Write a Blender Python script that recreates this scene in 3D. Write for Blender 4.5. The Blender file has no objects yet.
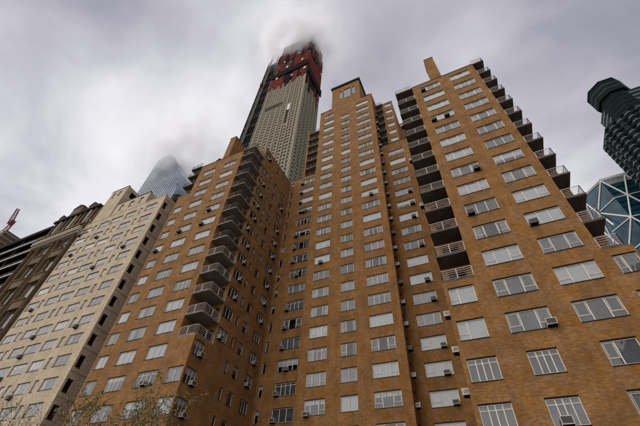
import bpy, math, random
from mathutils import Vector, Matrix

# ------------------------------------------------------------------ camera
# x runs along the street front, y into the block, z up; the eye is at z = 0, the ground at z = -1.6
sc = bpy.context.scene
col = sc.collection
GROUND = -1.6
F = Vector((-0.32114386, 0.61182568, 0.72286649))
R = Vector((0.90522517, 0.4225981, 0.04447728))
U = Vector((0.27826967, -0.66864055, 0.68955479))
cam_data = bpy.data.cameras.new("camera")
cam_data.sensor_width = 36.0
cam_data.lens = 350.92 / 640 * 36
cam_data.clip_start = 0.1
cam_data.clip_end = 5000
cam = bpy.data.objects.new("camera", cam_data)
col.objects.link(cam)
cam.matrix_world = Matrix(((R.x, U.x, -F.x, 0), (R.y, U.y, -F.y, 0), (R.z, U.z, -F.z, 0), (0, 0, 0, 1)))
sc.camera = cam

# ------------------------------------------------------------------ light
SUN_EL, SUN_AZ = math.radians(42), math.radians(232)      # azimuth measured from +y towards +x
world = bpy.data.worlds.new("World")
sc.world = world
world.use_nodes = True
nt = world.node_tree
N, Lk = nt.nodes, nt.links
N.clear()
w_out = N.new("ShaderNodeOutputWorld")
w_bg = N.new("ShaderNodeBackground")
w_bg.inputs["Strength"].default_value = 0.1
w_sky = N.new("ShaderNodeTexSky")
w_sky.sky_type = 'NISHITA'
w_sky.sun_disc = False
w_sky.sun_elevation = SUN_EL
w_sky.sun_rotation = SUN_AZ
w_tc = N.new("ShaderNodeTexCoord")
w_sep = N.new("ShaderNodeSeparateXYZ")
Lk.new(w_tc.outputs["Generated"], w_sep.inputs[0])


def wmath(op, a, b=None, clamp=False):
    n = N.new("ShaderNodeMath")
    n.operation = op
    n.use_clamp = clamp
    for i, v in enumerate((a, b)):
        if v is None:
            continue
        if isinstance(v, (int, float)):
            n.inputs[i].default_value = v
        else:
            Lk.new(v, n.inputs[i])
    return n.outputs[0]


# a cloud deck: the view direction is carried up to a flat layer, so the clouds flatten towards the horizon
w_z = wmath('ADD', wmath('MAXIMUM', w_sep.outputs[2], 0.0), 0.30)
w_px = wmath('DIVIDE', w_sep.outputs[0], w_z)
w_py = wmath('DIVIDE', w_sep.outputs[1], w_z)
w_cmb = N.new("ShaderNodeCombineXYZ")
Lk.new(w_px, w_cmb.inputs[0])
Lk.new(w_py, w_cmb.inputs[1])


def wnoise(scale, detail, rough, dist, off):
    m = N.new("ShaderNodeMapping")
    m.inputs["Location"].default_value = off
    m.inputs["Rotation"].default_value = (0, 0, 0.5)
    m.inputs["Scale"].default_value = (1.0, 1.25, 1.0)
    Lk.new(w_cmb.outputs[0], m.inputs[0])
    n = N.new("ShaderNodeTexNoise")
    n.inputs["Scale"].default_value = scale
    n.inputs["Detail"].default_value = detail
    n.inputs["Roughness"].default_value = rough
    n.inputs["Distortion"].default_value = dist
    Lk.new(m.outputs[0], n.inputs["Vector"])
    return n.outputs[0]


CLOUD_OFF = (-4.26, -13.19, 0.0)
w_n1 = wnoise(0.95, 6, 0.45, 0.25, CLOUD_OFF)
w_n2 = wnoise(2.7, 7, 0.5, 0.35, (0.09, 19.28, 0.0))
w_n = wmath('ADD', wmath('MULTIPLY', w_n1, 0.62), wmath('MULTIPLY', w_n2, 0.38))
# the overcast is thickest overhead and pales towards the horizon, all the way round
w_el = wmath('MULTIPLY', wmath('SUBTRACT', 0.75, w_sep.outputs[2]), 0.40)
w_mix = wmath('ADD', wmath('ADD', wmath('MULTIPLY', wmath('SUBTRACT', w_n, 0.5), 1.9), 0.36), w_el, True)
w_ramp = N.new("ShaderNodeValToRGB")
els = w_ramp.color_ramp.elements
els[0].position, els[0].color = 0.0, (0.20, 0.195, 0.245, 1)
e = els.new(0.26)
e.color = (0.35, 0.345, 0.405, 1)
els[-1].position, els[-1].color = 0.76, (0.97, 0.97, 0.98, 1)
e = els.new(0.43)
e.color = (0.55, 0.545, 0.605, 1)
e = els.new(0.58)
e.color = (0.78, 0.78, 0.815, 1)
Lk.new(w_mix, w_ramp.inputs[0])
w_scale = N.new("ShaderNodeVectorMath")
w_scale.operation = 'SCALE'
w_scale.inputs["Scale"].default_value = 10.0        # the background strength of 0.1 takes this back
Lk.new(w_ramp.outputs[0], w_scale.inputs[0])
w_m = N.new("ShaderNodeMixRGB")
w_m.inputs[0].default_value = 0.96                  # a closed overcast lets only a little blue through
Lk.new(w_sky.outputs[0], w_m.inputs[1])
Lk.new(w_scale.outputs[0], w_m.inputs[2])
Lk.new(w_m.outputs[0], w_bg.inputs["Color"])
Lk.new(w_bg.outputs[0], w_out.inputs["Surface"])

sun_data = bpy.data.lights.new("sun", 'SUN')
sun_data.energy = 3.4
sun_data.angle = math.radians(120)      # a bright but fully veiled part of the overcast
sun_data.color = (1.0, 0.95, 0.88)
sun = bpy.data.objects.new("sun", sun_data)
col.objects.link(sun)
sdir = Vector((math.sin(SUN_AZ) * math.cos(SUN_EL), math.cos(SUN_AZ) * math.cos(SUN_EL), math.sin(SUN_EL)))
sun.rotation_euler = sdir.to_track_quat('Z', 'Y').to_euler()

sc.view_settings.view_transform = 'Standard'
sc.view_settings.look = 'None'
sc.view_settings.exposure = 0.1
sc.view_settings.gamma = 1.0
sc.render.engine = 'CYCLES'
sc.cycles.use_denoising = True
sc.cycles.max_bounces = 16
sc.cycles.volume_bounces = 16
sc.cycles.diffuse_bounces = 4
sc.cycles.glossy_bounces = 4
sc.cycles.transparent_max_bounces = 12

rng = random.Random(7)


# ------------------------------------------------------------------ materials
def new_mat(name):
    m = bpy.data.materials.new(name)
    m.use_nodes = True
    t = m.node_tree
    b = t.nodes["Principled BSDF"]
    return m, t, b


def plain(name, c, rough=0.6, metal=0.0, var=0.15, scale=3.0, spec=0.5):
    """one colour with a soft uneven wear"""
    m, t, b = new_mat(name)
    g = t.nodes.new("ShaderNodeNewGeometry")
    n = t.nodes.new("ShaderNodeTexNoise")
    n.inputs["Scale"].default_value = scale
    n.inputs["Detail"].default_value = 5
    t.links.new(g.outputs["Position"], n.inputs["Vector"])
    r = t.nodes.new("ShaderNodeValToRGB")
    r.color_ramp.elements[0].position = 0.3
    r.color_ramp.elements[0].color = tuple(v * (1 - var) for v in c) + (1,)
    r.color_ramp.elements[1].position = 0.7
    r.color_ramp.elements[1].color = tuple(min(1, v * (1 + var)) for v in c) + (1,)
    t.links.new(n.outputs[0], r.inputs[0])
    t.links.new(r.outputs[0], b.inputs["Base Color"])
    b.inputs["Roughness"].default_value = rough
    b.inputs["Metallic"].default_value = metal
    b.inputs["Specular IOR Level"].default_value = spec
    return m


def brick_mat(name, c1, c2, mortar, bw=0.21, bh=0.07, stain=0.35, blotch=0.25, stain_col=(0.03, 0.022, 0.016)):
    m, t, b = new_mat(name)
    nd, lk = t.nodes, t.links
    g = nd.new("ShaderNodeNewGeometry")
    s = nd.new("ShaderNodeSeparateXYZ")
    lk.new(g.outputs["Position"], s.inputs[0])
    a = nd.new("ShaderNodeMath")
    a.operation = 'ADD'
    lk.new(s.outputs[0], a.inputs[0])
    lk.new(s.outputs[1], a.inputs[1])
    cb = nd.new("ShaderNodeCombineXYZ")
    lk.new(a.outputs[0], cb.inputs[0])
    lk.new(s.outputs[2], cb.inputs[1])
    br = nd.new("ShaderNodeTexBrick")
    br.inputs["Scale"].default_value = 1.0
    br.inputs["Brick Width"].default_value = bw
    br.inputs["Row Height"].default_value = bh
    br.inputs["Mortar Size"].default_value = 0.007
    br.inputs["Mortar Smooth"].default_value = 0.3
    br.inputs["Bias"].default_value = 0.0
    br.inputs["Color1"].default_value = c1 + (1,)
    br.inputs["Color2"].default_value = c2 + (1,)
    br.inputs["Mortar"].default_value = mortar + (1,)
    lk.new(cb.outputs[0], br.inputs["Vector"])

    def noise(scale, vec, detail=6, rough=0.6):
        n = nd.new("ShaderNodeTexNoise")
        n.inputs["Scale"].default_value = scale
        n.inputs["Detail"].default_value = detail
        n.inputs["Roughness"].default_value = rough
        lk.new(vec, n.inputs["Vector"])
        return n.outputs[0]

    def ramp(v, p0, p1, a0, a1):
        r = nd.new("ShaderNodeMapRange")
        r.inputs[1].default_value, r.inputs[2].default_value = p0, p1
        r.inputs[3].default_value, r.inputs[4].default_value = a0, a1
        lk.new(v, r.inputs[0])
        return r.outputs[0]

    # patches of repointed and weathered brick
    hsv = nd.new("ShaderNodeHueSaturation")
    lk.new(br.outputs["Color"], hsv.inputs["Color"])
    lk.new(ramp(noise(0.55, cb.outputs[0]), 0.3, 0.7, 1 - blotch, 1 + blotch), hsv.inputs["Value"])
    lk.new(ramp(noise(0.9, cb.outputs[0], 4), 0.3, 0.7, 0.86, 1.12), hsv.inputs["Saturation"])
    fine = nd.new("ShaderNodeHueSaturation")
    lk.new(hsv.outputs[0], fine.inputs["Color"])
    lk.new(ramp(noise(4.5, cb.outputs[0], 6, 0.7), 0.3, 0.7, 0.8, 1.2), fine.inputs["Value"])
    run = nd.new("ShaderNodeMapping")
    run.inputs["Scale"].default_value = (1.6, 7.0, 1)
    lk.new(cb.outputs[0], run.inputs[0])
    fine2 = nd.new("ShaderNodeHueSaturation")
    lk.new(fine.outputs[0], fine2.inputs["Color"])
    lk.new(ramp(noise(1.5, run.outputs[0], 5, 0.75), 0.32, 0.68, 0.72, 1.28), fine2.inputs["Value"])
    fine = fine2
    # soot running down the wall
    mp = nd.new("ShaderNodeMapping")
    mp.inputs["Scale"].default_value = (1.7, 0.16, 1)
    lk.new(cb.outputs[0], mp.inputs[0])
    mx = nd.new("ShaderNodeMixRGB")
    lk.new(ramp(noise(1.0, mp.outputs[0], 7, 0.62), 0.48, 0.74, 0.0, stain), mx.inputs[0])
    lk.new(fine.outputs[0], mx.inputs[1])
    mx.inputs[2].default_value = stain_col + (1,)
    lk.new(mx.outputs[0], b.inputs["Base Color"])
    b.inputs["Roughness"].default_value = 0.9
    b.inputs["Specular IOR Level"].default_value = 0.25
    bm = nd.new("ShaderNodeBump")
    bm.inputs["Strength"].default_value = 0.35
    bm.inputs["Distance"].default_value = 0.01
    lk.new(br.outputs["Fac"], bm.inputs["Height"])
    bm.invert = True
    lk.new(bm.outputs[0], b.inputs["Normal"])
    return m


def glass_mat(name, tint=(0.91, 0.915, 0.925), ior=1.65, rough=0.02):
    m = bpy.data.materials.new(name)
    m.use_nodes = True
    t = m.node_tree
    t.nodes.clear()
    o = t.nodes.new("ShaderNodeOutputMaterial")
    mix = t.nodes.new("ShaderNodeMixShader")
    fr = t.nodes.new("ShaderNodeFresnel")
    fr.inputs["IOR"].default_value = ior
    tr = t.nodes.new("ShaderNodeBsdfTransparent")
    tr.inputs["Color"].default_value = tint + (1,)
    gl = t.nodes.new("ShaderNodeBsdfGlossy")
    gl.inputs["Roughness"].default_value = rough
    # old panes are never quite flat
    g = t.nodes.new("ShaderNodeNewGeometry")
    n = t.nodes.new("ShaderNodeTexNoise")
    n.inputs["Scale"].default_value = 1.2
    t.links.new(g.outputs["Position"], n.inputs["Vector"])
    bp = t.nodes.new("ShaderNodeBump")
    bp.inputs["Strength"].default_value = 0.12
    bp.inputs["Distance"].default_value = 0.05
    t.links.new(n.outputs[0], bp.inputs["Height"])
    t.links.new(bp.outputs[0], gl.inputs["Normal"])
    t.links.new(fr.outputs[0], mix.inputs[0])
    t.links.new(tr.outputs[0], mix.inputs[1])
    t.links.new(gl.outputs[0], mix.inputs[2])
    t.links.new(mix.outputs[0], o.inputs["Surface"])
    return m


M = {}
M['brick'] = brick_mat('orange_brick', (0.245, 0.111, 0.030), (0.175, 0.075, 0.018), (0.165, 0.105, 0.05))
M['buff'] = brick_mat('buff_brick', (0.46, 0.365, 0.255), (0.40, 0.312, 0.215), (0.36, 0.285, 0.20), stain=0.30, blotch=0.14)
M['deco'] = brick_mat('dark_tan_brick', (0.15, 0.095, 0.05), (0.11, 0.065, 0.033), (0.10, 0.07, 0.045), stain=0.6, blotch=0.3)
M['limestone'] = brick_mat('pale_limestone', (0.235, 0.200, 0.145), (0.205, 0.172, 0.122), (0.17, 0.145, 0.105), bw=1.6, bh=0.8, stain=0.2, blotch=0.12)
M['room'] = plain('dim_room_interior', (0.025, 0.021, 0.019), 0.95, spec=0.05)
M['roof'] = plain('roof_felt', (0.06, 0.055, 0.05), 0.95)
M['coping'] = plain('dark_coping', (0.028, 0.023, 0.019), 0.9, spec=0.1)
M['stone_trim'] = plain('stone_trim', (0.36, 0.30, 0.23), 0.85)
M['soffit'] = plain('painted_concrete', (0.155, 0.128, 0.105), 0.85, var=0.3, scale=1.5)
M['soffit_dark'] = plain('shade_dark_concrete', (0.075, 0.055, 0.042), 0.9, var=0.3, scale=1.5)  # the dark under the balconies is put into this slab colour
M['rail'] = plain('weathered_white_railing', (0.52, 0.46, 0.42), 0.5)
M['rail_grey'] = plain('grey_railing', (0.16, 0.14, 0.125), 0.6)
M['frame'] = plain('pale_window_frame', (0.56, 0.50, 0.43), 0.5)
M['frame_white'] = plain('white_window_frame', (0.62, 0.60, 0.57), 0.45)
M['frame_dark'] = plain('bronze_window_frame', (0.075, 0.065, 0.058), 0.5)
M['steel'] = plain('dark_steel', (0.014, 0.010, 0.008), 0.9, spec=0.05)  # one near-black tone for lintels, sills, brackets, aerials and the banded building
M['glass'] = glass_mat('window_glass')
M['glass_dark'] = glass_mat('tinted_window_glass', (0.55, 0.6, 0.62), 2.0)
M['blind_white'] = plain('white_blind', (0.58, 0.59, 0.60), 0.8, var=0.06)
M['blind_grey'] = plain('grey_sheer', (0.155, 0.16, 0.165), 0.9, var=0.3, scale=0.9)
M['blind_mid'] = plain('pale_sheer', (0.30, 0.30, 0.30), 0.9, var=0.25, scale=0.9)
M['blind_dim'] = plain('dim_curtain', (0.085, 0.088, 0.09), 0.9, var=0.4, scale=0.9)
M['blind_pink'] = plain('rosy_curtain', (0.42, 0.24, 0.25), 0.9, var=0.2, scale=6)
M['ac'] = plain('aged_enamel', (0.40, 0.36, 0.31), 0.5, var=0.2)
M['ac_dark'] = plain('dark_enamel', (0.10, 0.09, 0.08), 0.55, var=0.25)
M['grille'] = plain('black_grille', (0.02, 0.018, 0.016), 0.7)
M['asphalt'] = plain('asphalt', (0.05, 0.05, 0.052), 0.9, scale=6)
M['paving'] = plain('concrete_paving', (0.17, 0.165, 0.155), 0.9, scale=2)
M['paint'] = plain('road_paint', (0.75, 0.75, 0.72), 0.7)


# ------------------------------------------------------------------ mesh helpers
class MB:
    """collects faces with a material index; build() links them as one mesh object"""

    def __init__(self):
        self.v, self.f, self.mi = [], [], []

    def quad(self, pts, mi=0):
        i = len(self.v)
        self.v += [tuple(p) for p in pts]
        self.f.append(tuple(range(i, i + len(pts))))
        self.mi.append(mi)

    def box(self, x0, x1, y0, y1, z0, z1, mi=0):
        i = len(self.v)
        self.v += [(x, y, z) for z in (z0, z1) for y in (y0, y1) for x in (x0, x1)]
        for q in ((0, 2, 3, 1), (4, 5, 7, 6), (0, 1, 5, 4), (2, 6, 7, 3), (0, 4, 6, 2), (1, 3, 7, 5)):
            self.f.append(tuple(i + k for k in q))
            self.mi.append(mi)

    def bar(self, a, b, r, n=6, mi=0, r2=None):
        a, b = Vector(a), Vector(b)
        d = (b - a).normalized()
        s = d.cross(Vector((0, 0, 1)) if abs(d.z) < 0.9 else Vector((1, 0, 0))).normalized()
        t = d.cross(s)
        r2 = r if r2 is None else r2
        i = len(self.v)
        for p, rr in ((a, r), (b, r2)):
            for k in range(n):
                w = 2 * math.pi * k / n
                self.v.append(tuple(p + s * (math.cos(w) * rr) + t * (math.sin(w) * rr)))
        for k in range(n):
            self.f.append((i + k, i + (k + 1) % n, i + n + (k + 1) % n, i + n + k))
            self.mi.append(mi)
        self.f.append(tuple(i + k for k in range(n))[::-1])
        self.f.append(tuple(i + n + k for k in range(n)))
        self.mi += [mi, mi]

    def prism(self, poly, z0, z1, mi=0):
        n = len(poly)
        i = len(self.v)
        self.v += [(x, y, z0) for x, y in poly] + [(x, y, z1) for x, y in poly]
        for k in range(n):
            self.f.append((i + k, i + (k + 1) % n, i + n + (k + 1) % n, i + n + k))
            self.mi.append(mi)
        self.f.append(tuple(i + k for k in range(n))[::-1])
        self.f.append(tuple(i + n + k for k in range(n)))
        self.mi += [mi, mi]

    def mesh(self, name, mats, origin=(0, 0, 0), smooth=False):
        me = bpy.data.meshes.new(name)
        o = origin
        me.from_pydata([(x - o[0], y - o[1], z - o[2]) for x, y, z in self.v], [], self.f)
        for m in mats:
            me.materials.append(m)
        me.polygons.foreach_set("material_index", self.mi)
        if smooth:
            me.polygons.foreach_set("use_smooth", [True] * len(self.f))
        me.update()
        return me


def link(name, me, parent=None, loc=(0, 0, 0), rotz=0.0):
    o = bpy.data.objects.new(name, me)
    col.objects.link(o)
    if parent is not None:
        o.parent = parent
    o.location = loc
    o.rotation_euler = (0, 0, rotz)
    return o


def tag(o, label=None, cat=None, group=None, kind=None):
    if label:
        o['label'] = label
    if cat:
        o['category'] = cat
    if group:
        o['group'] = group
    if kind:
        o['kind'] = kind
    return o


def thing(name, label, cat, loc, group=None):
    o = link(name, None, None, loc)
    o.empty_display_size = 1.0
    return tag(o, label, cat, group)


def rel(root, p):
    return tuple(a - b for a, b in zip(p, root.location))


def part(root, name, mb, mats, smooth=False, label=None):
    """mesh given in world coordinates, parented to root"""
    o = link(name, mb.mesh(name, mats, tuple(root.location), smooth), root)
    if label:
        o['label'] = label
    return o


# ------------------------------------------------------------------ ground
def sheet(name, x0, x1, y0, y1, z, mat, thick=None):
    mb = MB()
    if thick:
        mb.box(x0, x1, y0, y1, z - thick, z)
    else:
        mb.quad([(x0, y0, z), (x1, y0, z), (x1, y1, z), (x0, y1, z)])
    return tag(link(name, mb.mesh(name, [mat])), kind='structure')


sheet('ground', -2500, 2500, -2500, 2500, GROUND - 0.16, M['paving'])
sheet('road', -600, 600, 3.5, 19.5, GROUND - 0.15, M['asphalt'])
sheet('pavement_near', -600, 600, -8.0, 3.5, GROUND, M['paving'], 0.15)
sheet('pavement_far', -600, 600, 19.5, 140.0, GROUND, M['paving'], 0.15)
mb = MB()
for k in range(-20, 20):
    mb.quad([(k * 9.0, 11.42, GROUND - 0.144), (k * 9.0 + 3, 11.42, GROUND - 0.144), (k * 9.0 + 3, 11.56, GROUND - 0.144), (k * 9.0, 11.56, GROUND - 0.144)])
tag(link('road_marking', mb.mesh('road_marking', [M['paint']])), kind='structure')


# ------------------------------------------------------------------ facades with real openings
def P(kind, c, u, d, z):
    """a point on a facade: u along it, d inwards, z up. kinds: F faces -y, R faces +x, L faces -x"""
    if kind == 'F':
        return (u, c + d, z)
    if kind == 'R':
        return (c - d, u, z)
    return (c + d, u, z)


def panel(mb, kind, c, u0, u1, z0, z1, holes=(), depth=0.9, mi=0, room=1):
    holes = [h for h in holes if h[0] < u1 and h[1] > u0 and h[2] < z1 and h[3] > z0]
    us = sorted({u0, u1} | {h[0] for h in holes} | {h[1] for h in holes})
    zs = sorted({z0, z1} | {h[2] for h in holes} | {h[3] for h in holes})
    us = [u for u in us if u0 - 1e-6 <= u <= u1 + 1e-6]
    zs = [z for z in zs if z0 - 1e-6 <= z <= z1 + 1e-6]
    for j in range(len(zs) - 1):
        zm = (zs[j] + zs[j + 1]) / 2
        row = [h for h in holes if h[2] < zm < h[3]]
        run = None
        for i in range(len(us) - 1):
            um = (us[i] + us[i + 1]) / 2
            hit = any(h[0] < um < h[1] for h in row)
            if not hit and run is None:
                run = us[i]
            if hit and run is not None:
                mb.quad([P(kind, c, run, 0, zs[j]), P(kind, c, us[i], 0, zs[j]), P(kind, c, us[i], 0, zs[j + 1]), P(kind, c, run, 0, zs[j + 1])], mi)
                run = None
        if run is not None:
            mb.quad([P(kind, c, run, 0, zs[j]), P(kind, c, us[-1], 0, zs[j]), P(kind, c, us[-1], 0, zs[j + 1]), P(kind, c, run, 0, zs[j + 1])], mi)
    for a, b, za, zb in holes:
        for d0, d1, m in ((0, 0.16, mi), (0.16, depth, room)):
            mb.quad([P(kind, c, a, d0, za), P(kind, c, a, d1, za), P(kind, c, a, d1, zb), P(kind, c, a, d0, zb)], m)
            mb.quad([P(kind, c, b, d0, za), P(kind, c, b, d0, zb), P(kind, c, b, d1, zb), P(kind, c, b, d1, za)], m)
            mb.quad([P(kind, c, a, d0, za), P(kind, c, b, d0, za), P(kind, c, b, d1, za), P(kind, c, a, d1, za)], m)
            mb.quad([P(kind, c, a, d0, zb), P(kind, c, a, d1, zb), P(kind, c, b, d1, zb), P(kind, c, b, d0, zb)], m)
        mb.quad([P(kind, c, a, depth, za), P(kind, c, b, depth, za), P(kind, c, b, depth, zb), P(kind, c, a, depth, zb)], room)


_wcache = {}


def window_meshes(style, w, h, fmat):
    """frame, panes, lintel and sill of one window, in local coordinates (x along, y inwards, z up)"""
    key = (style, round(w, 2), round(h, 2), fmat)
    if key in _wcache:
        return _wcache[key]
    e, lt, sl = 0.004, 0.075, 0.05
    x0, x1, z0, z1 = e, w - e, sl + e, h - lt - e
    fb, d0, d1, mw = 0.055, 0.075, 0.125, 0.06
    mb = MB()
    mb.box(x0, x0 + fb, d0, d1, z0, z1)
    mb.box(x1 - fb, x1, d0, d1, z0, z1)
    mb.box(x0 + fb, x1 - fb, d0, d1, z0, z0 + fb)
    mb.box(x0 + fb, x1 - fb, d0, d1, z1 - fb, z1)
    ia, ib, ja, jb = x0 + fb, x1 - fb, z0 + fb, z1 - fb
    cuts = {'tri': (0.30, 0.70), 'tri2': (0.34, 0.67), 'duo': (0.5,), 'quad': (0.27, 0.5, 0.74), 'one': (), 'pic': (0.36,), 'slim': (0.24, 0.43, 0.62, 0.8)}[style]
    xs = [ia] + [ia + (ib - ia) * c for c in cuts] + [ib]
    for x in xs[1:-1]:
        mb.box(x - mw / 2, x + mw / 2, d0 + 0.004, d1 - 0.004, ja, jb)
    if style in ('tri', 'pic'):
        zr = ja + (jb - ja) * 0.30
        sides = (0, len(xs) - 2) if style == 'tri' else (0,)
        for k in sides:
            a = xs[k] + (mw / 2 if k else 0)
            b = xs[k + 1] - (mw / 2 if k < len(xs) - 2 else 0)
            mb.box(a, b, d0 + 0.006, d1 - 0.006, zr - 0.02, zr + 0.02)
            # the opening sash has a frame of its own
            q0, q1, w0, w1 = a + 0.05, b - 0.05, zr + 0.06, jb - 0.05
            if q1 - q0 > 0.25:
                mb.box(q0, q0 + 0.03, d0 + 0.008, d1 - 0.01, w0, w1)
                mb.box(q1 - 0.03, q1, d0 + 0.008, d1 - 0.01, w0, w1)
                mb.box(q0 + 0.03, q1 - 0.03, d0 + 0.008, d1 - 0.01, w1 - 0.03, w1)
    if style in ('quad', 'slim'):
        zr = ja + (jb - ja) * 0.80
        for k in range(len(xs) - 1):
            a = xs[k] + (mw / 2 if k else 0)
            b = xs[k + 1] - (mw / 2 if k < len(xs) - 2 else 0)
            mb.box(a, b, d0 + 0.006, d1 - 0.006, zr - 0.02, zr + 0.02)
    frame = mb.mesh('window', [M[fmat]])
    panes = []
    for k in range(len(xs) - 1):
        p = MB()
        a = xs[k] + (mw / 2 if k else 0) + 0.002
        b = xs[k + 1] - (mw / 2 if k < len(xs) - 2 else 0) - 0.002
        p.quad([(a, 0.1, ja + 0.002), (b, 0.1, ja + 0.002), (b, 0.1, jb - 0.002), (a, 0.1, jb - 0.002)])
        panes.append(p.mesh('pane', [M['glass']]))
    l = MB()
    l.box(x0, x1, -0.012, 0.12, h - lt, h - e)
    s = MB()
    s.box(x0, x1, -0.04, 0.12, e, sl)
    out = (frame, panes, l.mesh('lintel', [M['steel']]), s.mesh('sill', [M['steel']]))
    _wcache[key] = out
    return out


_bcache = {}


def blind_mesh(w, h, fr, mat, part_w=(0.0, 1.0)):
    key = (round(w, 2), round(h, 2), round(fr, 1), mat, part_w)
    if key not in _bcache:
        b = MB()
        zt, zb = h - 0.1, h - 0.1 - (h - 0.17) * round(fr, 1)
        a, c = 0.05 + (w - 0.1) * part_w[0], 0.05 + (w - 0.1) * part_w[1]
        n = max(2, int((c - a) / 0.28))
        # hanging cloth: a shallow pleat from one fold to the next
        for k in range(n):
            xa, xb = a + (c - a) * k / n, a + (c - a) * (k + 1) / n
            ya, yb = (0.185, 0.215) if k % 2 == 0 else (0.215, 0.185)
            if mat == 'blind_white':
                ya = yb = 0.19
            b.quad([(xa, ya, zb), (xb, yb, zb), (xb, yb, zt), (xa, ya, zt)])
        _bcache[key] = b.mesh('blind' if mat == 'blind_white' else 'curtain', [M[mat]])
    return _bcache[key]


ROT = {'F': 0.0, 'R': math.pi / 2, 'L': -math.pi / 2}


def add_window(root, kind, c, u0, u1, z0, z1, style='tri', fmat='frame', dress=None, label=None):
    w, h = u1 - u0, z1 - z0
    frame, panes, lin, sill = window_meshes(style, w, h, fmat)
    p = P(kind, c, u1 if kind == 'L' else u0, 0, z0)
    o = link('window', frame, root, rel(root, p), ROT[kind])
    for pm in panes:
        link('pane', pm, o)
    link('lintel', lin, o)
    link('sill', sill, o)
    for mat, fr, pw in dress or ():
        link('blind' if mat == 'blind_white' else 'curtain', blind_mesh(w, h, fr, mat, pw), o)
    return o


def dressing(p_white=0.3, p_grey=0.5, p_dim=0.12):
    """what hangs behind the glass"""
    r = rng.random()
    out = []
    if r < p_white:
        out.append(('blind_white', rng.choice((1.0, 1.0, 0.9, 0.8)), (0.0, 1.0)))
    elif r < p_white + p_grey:
        out.append(('blind_grey', 1.0, (0.0, 1.0)))
        q = rng.random()
        if q < 0.28:
            out[0] = ('blind_mid', 1.0, (0.0, 1.0))
        elif q < 0.5:
            out = [('blind_mid', 1.0, (0.0, 0.32)), ('blind_dim', 1.0, (0.32, 0.68)), ('blind_mid', 1.0, (0.68, 1.0))]
        elif q < 0.68:
            out = [('blind_dim', 1.0, (0.0, 1.0))]
        elif q < 0.80:
            out = [('blind_mid', 1.0, (0.0, 0.22)), ('blind_mid', 1.0, (0.8, 1.0))]
        elif q < 0.9:
            out = [('blind_white', 0.3, (0.0, 1.0)), ('blind_grey', 1.0, (0.0, 1.0))]
    elif r < p_white + p_grey + p_dim:
        out.append(('blind_dim', 1.0, (0.0, 1.0)))
    else:
        q = rng.random()
        if q < 0.4:
            out.append(('blind_white', rng.choice((0.3, 0.4, 0.5)), (0.0, 1.0)))
        elif q < 0.8:
            out.append(('blind_grey', 1.0, (0.0, rng.choice((0.25, 0.35)))))
            out.append(('blind_grey', 1.0, (rng.choice((0.65, 0.75)), 1.0)))
    return out


# ------------------------------------------------------------------ air conditioners
def ac_meshes(case):
    w, h, d = 0.62, 0.42, 0.46
    mb = MB()
    bv = 0.02
    # casing sticks out towards -y, its back end in the window
    mb.box(-w / 2, w / 2, -d, 0.06, 0, h)
    mb.box(-w / 2 - 0.012, w / 2 + 0.012, -d - 0.012, -d + 0.05, -0.012, 0.03)
    mb.box(-w / 2 - 0.012, w / 2 + 0.012, -d - 0.012, -d + 0.05, h - 0.03, h + 0.012)
    mb.box(-w / 2 - 0.012, -w / 2 + 0.03, -d - 0.012, -d + 0.05, 0.03, h - 0.03)
    mb.box(w / 2 - 0.03, w / 2 + 0.012, -d - 0.012, -d + 0.05, 0.03, h - 0.03)
    g = MB()
    g.box(-w / 2 + 0.034, w / 2 - 0.034, -d - 0.004, -d + 0.02, 0.034, h - 0.034)
    for s in (-1, 1):
        for k in range(6):
            z = 0.09 + k * 0.045
            g.box(min(s * w / 2, s * (w / 2 + 0.004)), max(s * w / 2, s * (w / 2 + 0.004)), -d + 0.09, -0.06, z, z + 0.022)
    sl = MB()
    for k in range(7):
        z = 0.055 + k * 0.048
        sl.box(-w / 2 + 0.036, w / 2 - 0.036, -d - 0.011, -d - 0.005, z, z + 0.012)
    br = MB()
    br.box(-w / 2 + 0.02, w / 2 - 0.02, -d + 0.052, 0.0, -0.03, -0.003)  # dark plate added under the casing, standing in for its shaded underside
    for s in (-1, 1):
        br.bar((s * 0.22, -0.005, -0.16), (s * 0.22, -d + 0.22, -0.01), 0.012, 5)
        br.bar((s * 0.22, -0.005, -0.02), (s * 0.22, -d + 0.04, -0.02), 0.014, 5)
    br.bar((-0.22, -d + 0.08, -0.02), (0.22, -d + 0.08, -0.02), 0.014, 5)
    return (mb.mesh('air_conditioner', [M[case]]), g.mesh('grille', [M['grille']]), sl.mesh('slat_row', [M['ac_dark']]), br.mesh('bracket', [M['steel']]))


AC = {'ac': ac_meshes('ac'), 'ac_dark': ac_meshes('ac_dark')}
NTH = ('first', 'second', 'third', 'fourth', 'fifth', 'sixth', 'seventh', 'eighth', 'ninth', 'tenth', 'eleventh', 'twelfth', 'thirteenth', 'fourteenth',
       'fifteenth', 'sixteenth', 'seventeenth', 'eighteenth', 'nineteenth', 'twentieth', 'twenty first', 'twenty second', 'twenty third', 'twenty fourth', 'twenty fifth', 'twenty sixth')
TONE = {'ac': 'pale', 'ac_dark': 'dark'}


def add_ac(kind, c, u, z, label, group, mat='ac'):
    a, g, s, b = AC[mat]
    p = P(kind, c, u, 0, z)
    o = link('air_conditioner', a, None, p, ROT[kind])
    tag(o, label, 'air conditioner', group)
    link('grille', g, o)
    link('grille_slats', s, o)
    link('bracket', b, o)
    return o


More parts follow.
